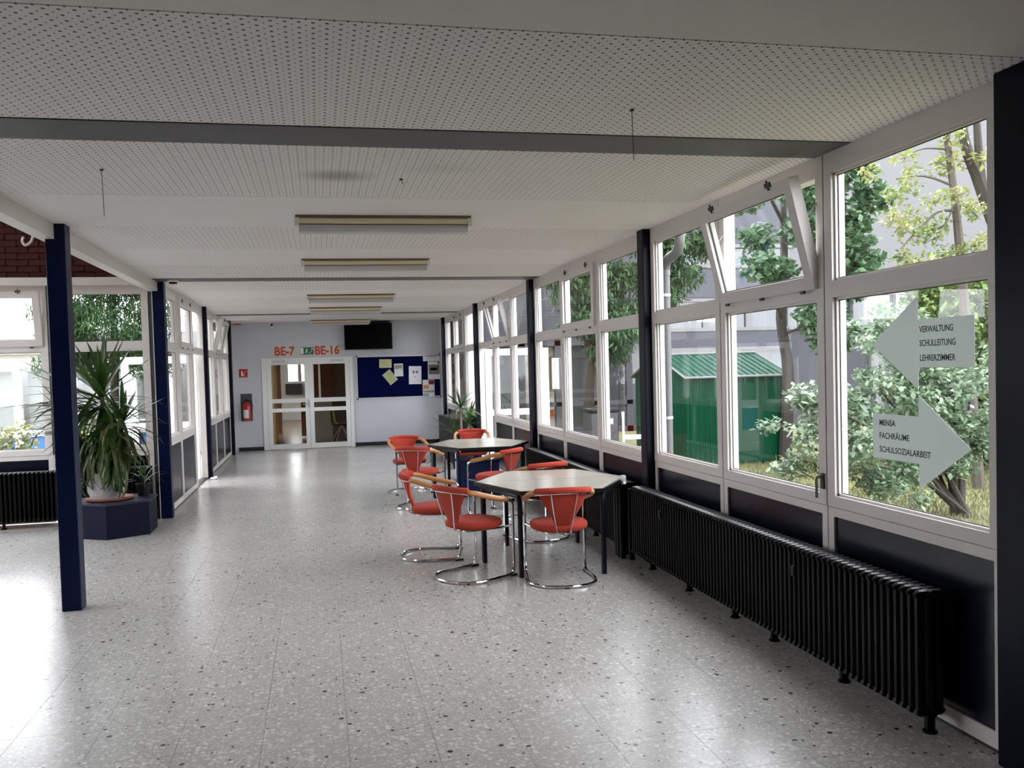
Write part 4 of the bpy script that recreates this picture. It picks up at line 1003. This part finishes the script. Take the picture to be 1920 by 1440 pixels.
# larch like conifer left of the shed
t = tree('larch_tree', 'tall drooping conifer before the far wing, seen through the middle windows', (5.5, 17.2, 0),
         [[(0, 0, B0), (.02, 0, 1.2), (.08, 0, 2.0), (-.3, 0, 3.1), (-.7, 0, 4.4), (-.9, 0, 7)], [(0, 0, 2.2), (.9, -.1, 2.9), (1.8, -.2, 3.3)], [(-.3, 0, 3.1), (.8, 0, 3.7), (1.9, 0, 4.1), (2.6, 0, 4.4)], [(-.5, 0, 3.8), (.6, 0, 4.6), (1.6, 0, 5.2)], [(-.4, 0, 3.4), (-1.0, .1, 3.7)]],
         [.13, .04, .05, .05, .03], 'bark')
lc = [(7.29, 4.4), (7.69, 3.7), (8.1, 4.3), (7.08, 3.0), (6.39, 3.76), (5.92, 3.55), (6.36, 2.8), (5.7, 3.1), (6.05, 2.5), (5.45, 3.2), (5.75, 2.15), (6.2, 2.1), (7.34, 4.1), (5.0, 3.7), (4.84, 4.0), (6.8, 4.6), (6.2, 4.6), (7.7, 4.9), (6.9, 3.4), (5.5, 4.4), (6.5, 5.3), (7.3, 5.3), (5.6, 5.4), (5.3, 2.7)]
crown(t, 'fern', [(x-5.5+random.gauss(0, .1), random.gauss(0, .25), z+random.gauss(0, .08), random.uniform(.32, .55)) for x, z in lc for _ in (0, 1)], 430, .19, aspect=.24, droop=.7)

# green sheet-metal shed
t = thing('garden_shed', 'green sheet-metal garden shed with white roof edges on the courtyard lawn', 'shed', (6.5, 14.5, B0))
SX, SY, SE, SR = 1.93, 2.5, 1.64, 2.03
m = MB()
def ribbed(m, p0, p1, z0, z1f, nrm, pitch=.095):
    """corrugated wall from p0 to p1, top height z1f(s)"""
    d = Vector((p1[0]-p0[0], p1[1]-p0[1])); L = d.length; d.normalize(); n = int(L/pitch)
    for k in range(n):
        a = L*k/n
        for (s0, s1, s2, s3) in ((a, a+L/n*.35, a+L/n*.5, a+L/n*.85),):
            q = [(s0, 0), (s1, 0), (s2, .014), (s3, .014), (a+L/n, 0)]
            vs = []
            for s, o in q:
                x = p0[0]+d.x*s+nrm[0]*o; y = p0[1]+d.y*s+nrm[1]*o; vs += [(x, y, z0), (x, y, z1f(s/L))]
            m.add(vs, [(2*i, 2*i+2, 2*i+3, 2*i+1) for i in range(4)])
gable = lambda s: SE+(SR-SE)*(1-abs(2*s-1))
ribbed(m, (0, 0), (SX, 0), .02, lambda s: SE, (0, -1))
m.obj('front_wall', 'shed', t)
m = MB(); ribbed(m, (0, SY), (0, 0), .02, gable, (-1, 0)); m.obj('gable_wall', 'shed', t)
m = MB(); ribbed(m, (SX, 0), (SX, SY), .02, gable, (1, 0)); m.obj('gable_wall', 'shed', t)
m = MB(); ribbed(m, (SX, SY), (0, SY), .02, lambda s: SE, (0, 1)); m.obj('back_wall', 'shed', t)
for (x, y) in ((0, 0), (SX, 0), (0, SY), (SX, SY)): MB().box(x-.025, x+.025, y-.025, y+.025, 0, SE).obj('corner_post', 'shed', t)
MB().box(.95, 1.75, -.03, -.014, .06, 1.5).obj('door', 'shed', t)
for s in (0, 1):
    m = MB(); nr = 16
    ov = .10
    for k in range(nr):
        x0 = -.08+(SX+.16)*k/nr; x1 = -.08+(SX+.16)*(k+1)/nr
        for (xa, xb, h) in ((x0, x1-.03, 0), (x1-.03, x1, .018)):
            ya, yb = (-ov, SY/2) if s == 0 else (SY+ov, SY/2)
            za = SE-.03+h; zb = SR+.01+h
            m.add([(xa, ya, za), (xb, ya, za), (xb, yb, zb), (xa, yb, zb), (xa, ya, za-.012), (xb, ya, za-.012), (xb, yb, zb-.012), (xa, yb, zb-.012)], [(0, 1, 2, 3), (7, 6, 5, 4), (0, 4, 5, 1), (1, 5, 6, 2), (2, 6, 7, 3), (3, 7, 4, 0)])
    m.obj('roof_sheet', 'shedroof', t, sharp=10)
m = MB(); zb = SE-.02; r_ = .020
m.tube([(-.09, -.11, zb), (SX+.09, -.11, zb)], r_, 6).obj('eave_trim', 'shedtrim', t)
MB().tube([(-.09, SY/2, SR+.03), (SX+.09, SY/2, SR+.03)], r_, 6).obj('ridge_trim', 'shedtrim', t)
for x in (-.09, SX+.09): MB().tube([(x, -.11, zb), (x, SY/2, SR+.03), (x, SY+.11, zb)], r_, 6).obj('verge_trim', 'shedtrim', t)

# grey downpipe with an offset bend, clamped just outside the glass
t = thing('downpipe', 'pale grey downpipe with an offset bend just outside the right windows', 'pipe', (3.13, 7.42, 0))
P0 = [(0, 0, B0), (0, 0, 2.50), (0, 0, 2.66), (0, -.30, 2.74), (0, -.33, 2.85), (0, -.33, 3.3)]
MB().tube(fillet([(0, 0, B0), (0, 0, 2.685), (0, -.345, 2.735), (0, -.345, 3.4)], .12, 6), .044, 12).obj('pipe', 'pipe', t)
for z in (2.36, 1.24, .55): MB().tube([(0, 0, z), (0, 0, z+.025)], .050, 12).box(-.07, -.03, -.01, .01, z, z+.02).obj('clamp', 'alu', t)
for (y, z) in ((0, 2.55), (-.345, 2.86)): MB().tube([(0, y, z), (0, y, z+.05)], .049, 12).obj('socket', 'pipe', t)

t = thing('litter_bin', 'grey bin with dark lid and white sticker outside, left of the shed', 'bin', (5.15, 15.4, B0))
MB().bbox(-.27, .27, -.25, .25, 0, 1.02, .02).obj('body', 'grey', t); MB().bbox(-.29, .29, -.28, .27, 1.02, 1.10, .02).obj('lid', 'blackp', t); MB().box(.05, .16, -.252, -.25, .80, .9).obj('sticker', 'white', t)
t = thing('garden_chair', 'white plastic garden chair on the lawn beside the grey bin', 'chair', (5.36, 14.1, B0), R(70))
for (x, y, h) in ((-.25, -.22, .62), (.25, -.22, .62), (-.25, .22, 1.05), (.25, .22, 1.05)): MB().tube([(x, y, 0), (x, y, h)], .022, 6).obj('leg', 'white', t)
MB().bbox(-.25, .25, -.23, .23, .42, .45, .01).obj('seat', 'white', t)
for s in (-1, 1): MB().box(s*.25-.03, s*.25+.03, -.26, .24, .62, .65).obj('armrest', 'white', t)
for k in range(5): MB().box(-.22+.095*k, -.16+.095*k, .21, .235, .45, .98).obj('back_slat', 'white', t)
MB().bbox(-.27, .27, .20, .245, .98, 1.06, .01).obj('back_rail', 'white', t)

# ------------------------------------------------------------------ school wing across the right courtyard
FY = 23.0
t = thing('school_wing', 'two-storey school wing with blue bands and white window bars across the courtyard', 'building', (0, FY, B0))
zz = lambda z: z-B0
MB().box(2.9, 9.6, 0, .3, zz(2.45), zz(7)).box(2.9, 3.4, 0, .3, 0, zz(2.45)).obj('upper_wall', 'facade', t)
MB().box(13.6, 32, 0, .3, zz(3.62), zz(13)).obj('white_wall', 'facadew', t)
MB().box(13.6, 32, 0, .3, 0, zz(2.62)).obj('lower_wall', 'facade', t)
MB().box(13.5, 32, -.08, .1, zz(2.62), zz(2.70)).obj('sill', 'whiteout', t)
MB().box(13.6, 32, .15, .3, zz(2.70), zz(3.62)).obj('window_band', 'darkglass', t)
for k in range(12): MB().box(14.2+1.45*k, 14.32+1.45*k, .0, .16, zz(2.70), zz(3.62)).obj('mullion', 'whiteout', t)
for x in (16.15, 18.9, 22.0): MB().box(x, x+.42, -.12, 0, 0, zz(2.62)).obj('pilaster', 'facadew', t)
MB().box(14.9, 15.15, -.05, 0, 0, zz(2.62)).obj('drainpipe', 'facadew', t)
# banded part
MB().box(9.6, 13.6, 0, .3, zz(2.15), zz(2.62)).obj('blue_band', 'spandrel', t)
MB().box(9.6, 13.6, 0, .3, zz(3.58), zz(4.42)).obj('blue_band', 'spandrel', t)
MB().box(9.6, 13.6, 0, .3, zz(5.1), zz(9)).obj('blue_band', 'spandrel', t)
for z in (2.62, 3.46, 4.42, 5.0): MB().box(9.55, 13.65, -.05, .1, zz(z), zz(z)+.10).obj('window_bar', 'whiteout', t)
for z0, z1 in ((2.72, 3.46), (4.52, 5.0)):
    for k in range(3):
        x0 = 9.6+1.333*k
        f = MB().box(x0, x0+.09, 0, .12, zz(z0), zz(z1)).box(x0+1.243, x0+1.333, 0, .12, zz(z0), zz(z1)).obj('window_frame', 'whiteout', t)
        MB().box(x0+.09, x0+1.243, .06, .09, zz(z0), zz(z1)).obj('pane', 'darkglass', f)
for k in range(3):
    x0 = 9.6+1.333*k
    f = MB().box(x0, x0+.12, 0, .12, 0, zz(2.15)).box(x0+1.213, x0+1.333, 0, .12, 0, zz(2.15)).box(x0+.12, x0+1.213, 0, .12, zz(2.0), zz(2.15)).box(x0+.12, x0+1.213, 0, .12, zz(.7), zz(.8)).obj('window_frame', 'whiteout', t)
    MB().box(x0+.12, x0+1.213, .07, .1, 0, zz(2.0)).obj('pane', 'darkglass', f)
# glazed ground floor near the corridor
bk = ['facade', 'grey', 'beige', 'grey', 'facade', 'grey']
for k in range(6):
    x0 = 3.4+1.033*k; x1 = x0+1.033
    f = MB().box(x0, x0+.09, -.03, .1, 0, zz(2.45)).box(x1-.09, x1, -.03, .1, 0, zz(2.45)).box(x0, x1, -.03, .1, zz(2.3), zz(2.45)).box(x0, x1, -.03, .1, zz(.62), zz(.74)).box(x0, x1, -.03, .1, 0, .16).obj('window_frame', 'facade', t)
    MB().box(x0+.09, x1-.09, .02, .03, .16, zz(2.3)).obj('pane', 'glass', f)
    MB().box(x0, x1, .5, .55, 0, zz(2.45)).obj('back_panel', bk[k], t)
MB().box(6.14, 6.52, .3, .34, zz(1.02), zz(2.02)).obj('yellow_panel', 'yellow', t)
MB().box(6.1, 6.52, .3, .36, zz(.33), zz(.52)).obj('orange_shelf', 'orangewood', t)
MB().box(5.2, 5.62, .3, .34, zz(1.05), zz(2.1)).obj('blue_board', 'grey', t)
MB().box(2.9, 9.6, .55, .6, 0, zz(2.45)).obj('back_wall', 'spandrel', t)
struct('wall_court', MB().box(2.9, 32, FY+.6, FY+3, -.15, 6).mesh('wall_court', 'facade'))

# ------------------------------------------------------------------ left courtyard
t = thing('pavilion', 'low white pavilion with blue panels across the left courtyard', 'building', (0, 20.0, B0))
MB().box(-18, -2.2, -.35, .3, zz(2.30), zz(2.72)).obj('roof_fascia', 'facadel', t)
MB().box(-18, -2.2, 1.0, 1.2, 0, zz(2.3)).obj('back_wall', 'facadel', t)
for k in range(11):
    x0 = -3.05-1.1*k-1.1; x1 = x0+1.1
    f = MB().box(x0, x0+.16, 0, .12, 0, zz(2.3)).box(x0+.16, x1, 0, .12, zz(2.0), zz(2.3)).box(x0+.16, x1, 0, .12, zz(.55), zz(.68)).obj('window_frame', 'white', t)
    MB().box(x0+.16, x1, .05, .06, zz(.68), zz(2.0)).obj('pane', 'glass', f)
    MB().box(x0+.16, x1, .05, .10, 0, zz(.55)).obj('blue_panel', 'spandrelb', t)
    MB().box(x0+.2, x1-.04, .35, .37, zz(.7), zz(1.95)).obj('curtain', 'palecurtain', t)
d = MB().box(-4.05, -3.87, -.08, 0, 0, 2.16).box(-3.2, -3.05, -.08, 0, 0, 2.16).box(-3.87, -3.2, -.08, 0, 2.0, 2.16).box(-3.87, -3.2, -.08, 0, .1, .30).box(-3.87, -3.2, -.08, 0, .75, .86).obj('door', 'white', t)
MB().box(-3.87, -3.2, -.05, -.04, .86, 2.0).obj('pane', 'glass', d); MB().tube([(-3.93, -.13, .98), (-3.7, -.13, .98)], .015, 6).tube([(-3.93, -.08, .98), (-3.93, -.13, .98)], .015, 6).box(-3.96, -3.9, -.10, -.08, .72, 1.06).obj('door_handle', 'alu', d)
t = tree('pine_tree', 'dense dark green pine behind the yucca, outside the left window', (-3.65, 16.8, 0), [[(0, 0, B0), (0, 0, 1.2), (.05, 0, 2.6), (0, 0, 5)], [(.02, 0, 1.9), (-.5, -.1, 2.3), (-.9, -.2, 2.7)], [(.02, 0, 2.0), (.4, -.1, 2.5), (.7, 0, 2.9)]], [.10, .04, .04], 'bark')
crown(t, 'fern', [(random.uniform(-1.0, .95), random.gauss(0, .35), random.uniform(1.95, 4.9), random.uniform(.28, .46)) for _ in range(130)], 620, .115, aspect=.2, droop=-.6)
for k, (x, y, lb) in enumerate(((-4.6, 14.0, 'pale flowering bush outside the leftmost window'), (-3.7, 15.6, 'small flowering bush partly hidden by the free blue column'))):
    t = thing('flower_bush', lb, 'bush', (x, y, B0))
    for q in range(4): MB().tube([(random.uniform(-.1, .1), 0, 0), (random.uniform(-.3, .3), 0, .6)], .012, 5).obj('stem', 'bark', t)
    crown(t, 'hydra', [(random.uniform(-.45, .45), random.uniform(-.3, .3), random.uniform(.35, 1.2), random.uniform(.16, .28)) for _ in range(30)], 190, .08, aspect=.8)
me = blades(5000, -9, -2.3, 11.8, 19, .09); me.materials.append(M['grass'])
props(link('grass', me), 'grass in the left courtyard before the pavilion', 'grass', None, 'stuff')
struct('wall_court_left', MB().box(-18, -17.8, -8, 21, -.15, 2.7).mesh('wall_court_left', 'facadel'))
# tree seen through the window at the end of the back hall
t = tree('garden_tree', 'leafy tree outside the window at the end of the back hall', (-.8, 36.5, 0), [[(0, 0, B0), (.05, 0, 1.4), (0, 0, 4)]], [.12], 'bark')
crown(t, 'hedge', [(random.uniform(-1.2, 1.2), random.uniform(-.4, .4), random.uniform(2.2, 4.2), random.uniform(.35, .5)) for _ in range(26)], 90, .14)
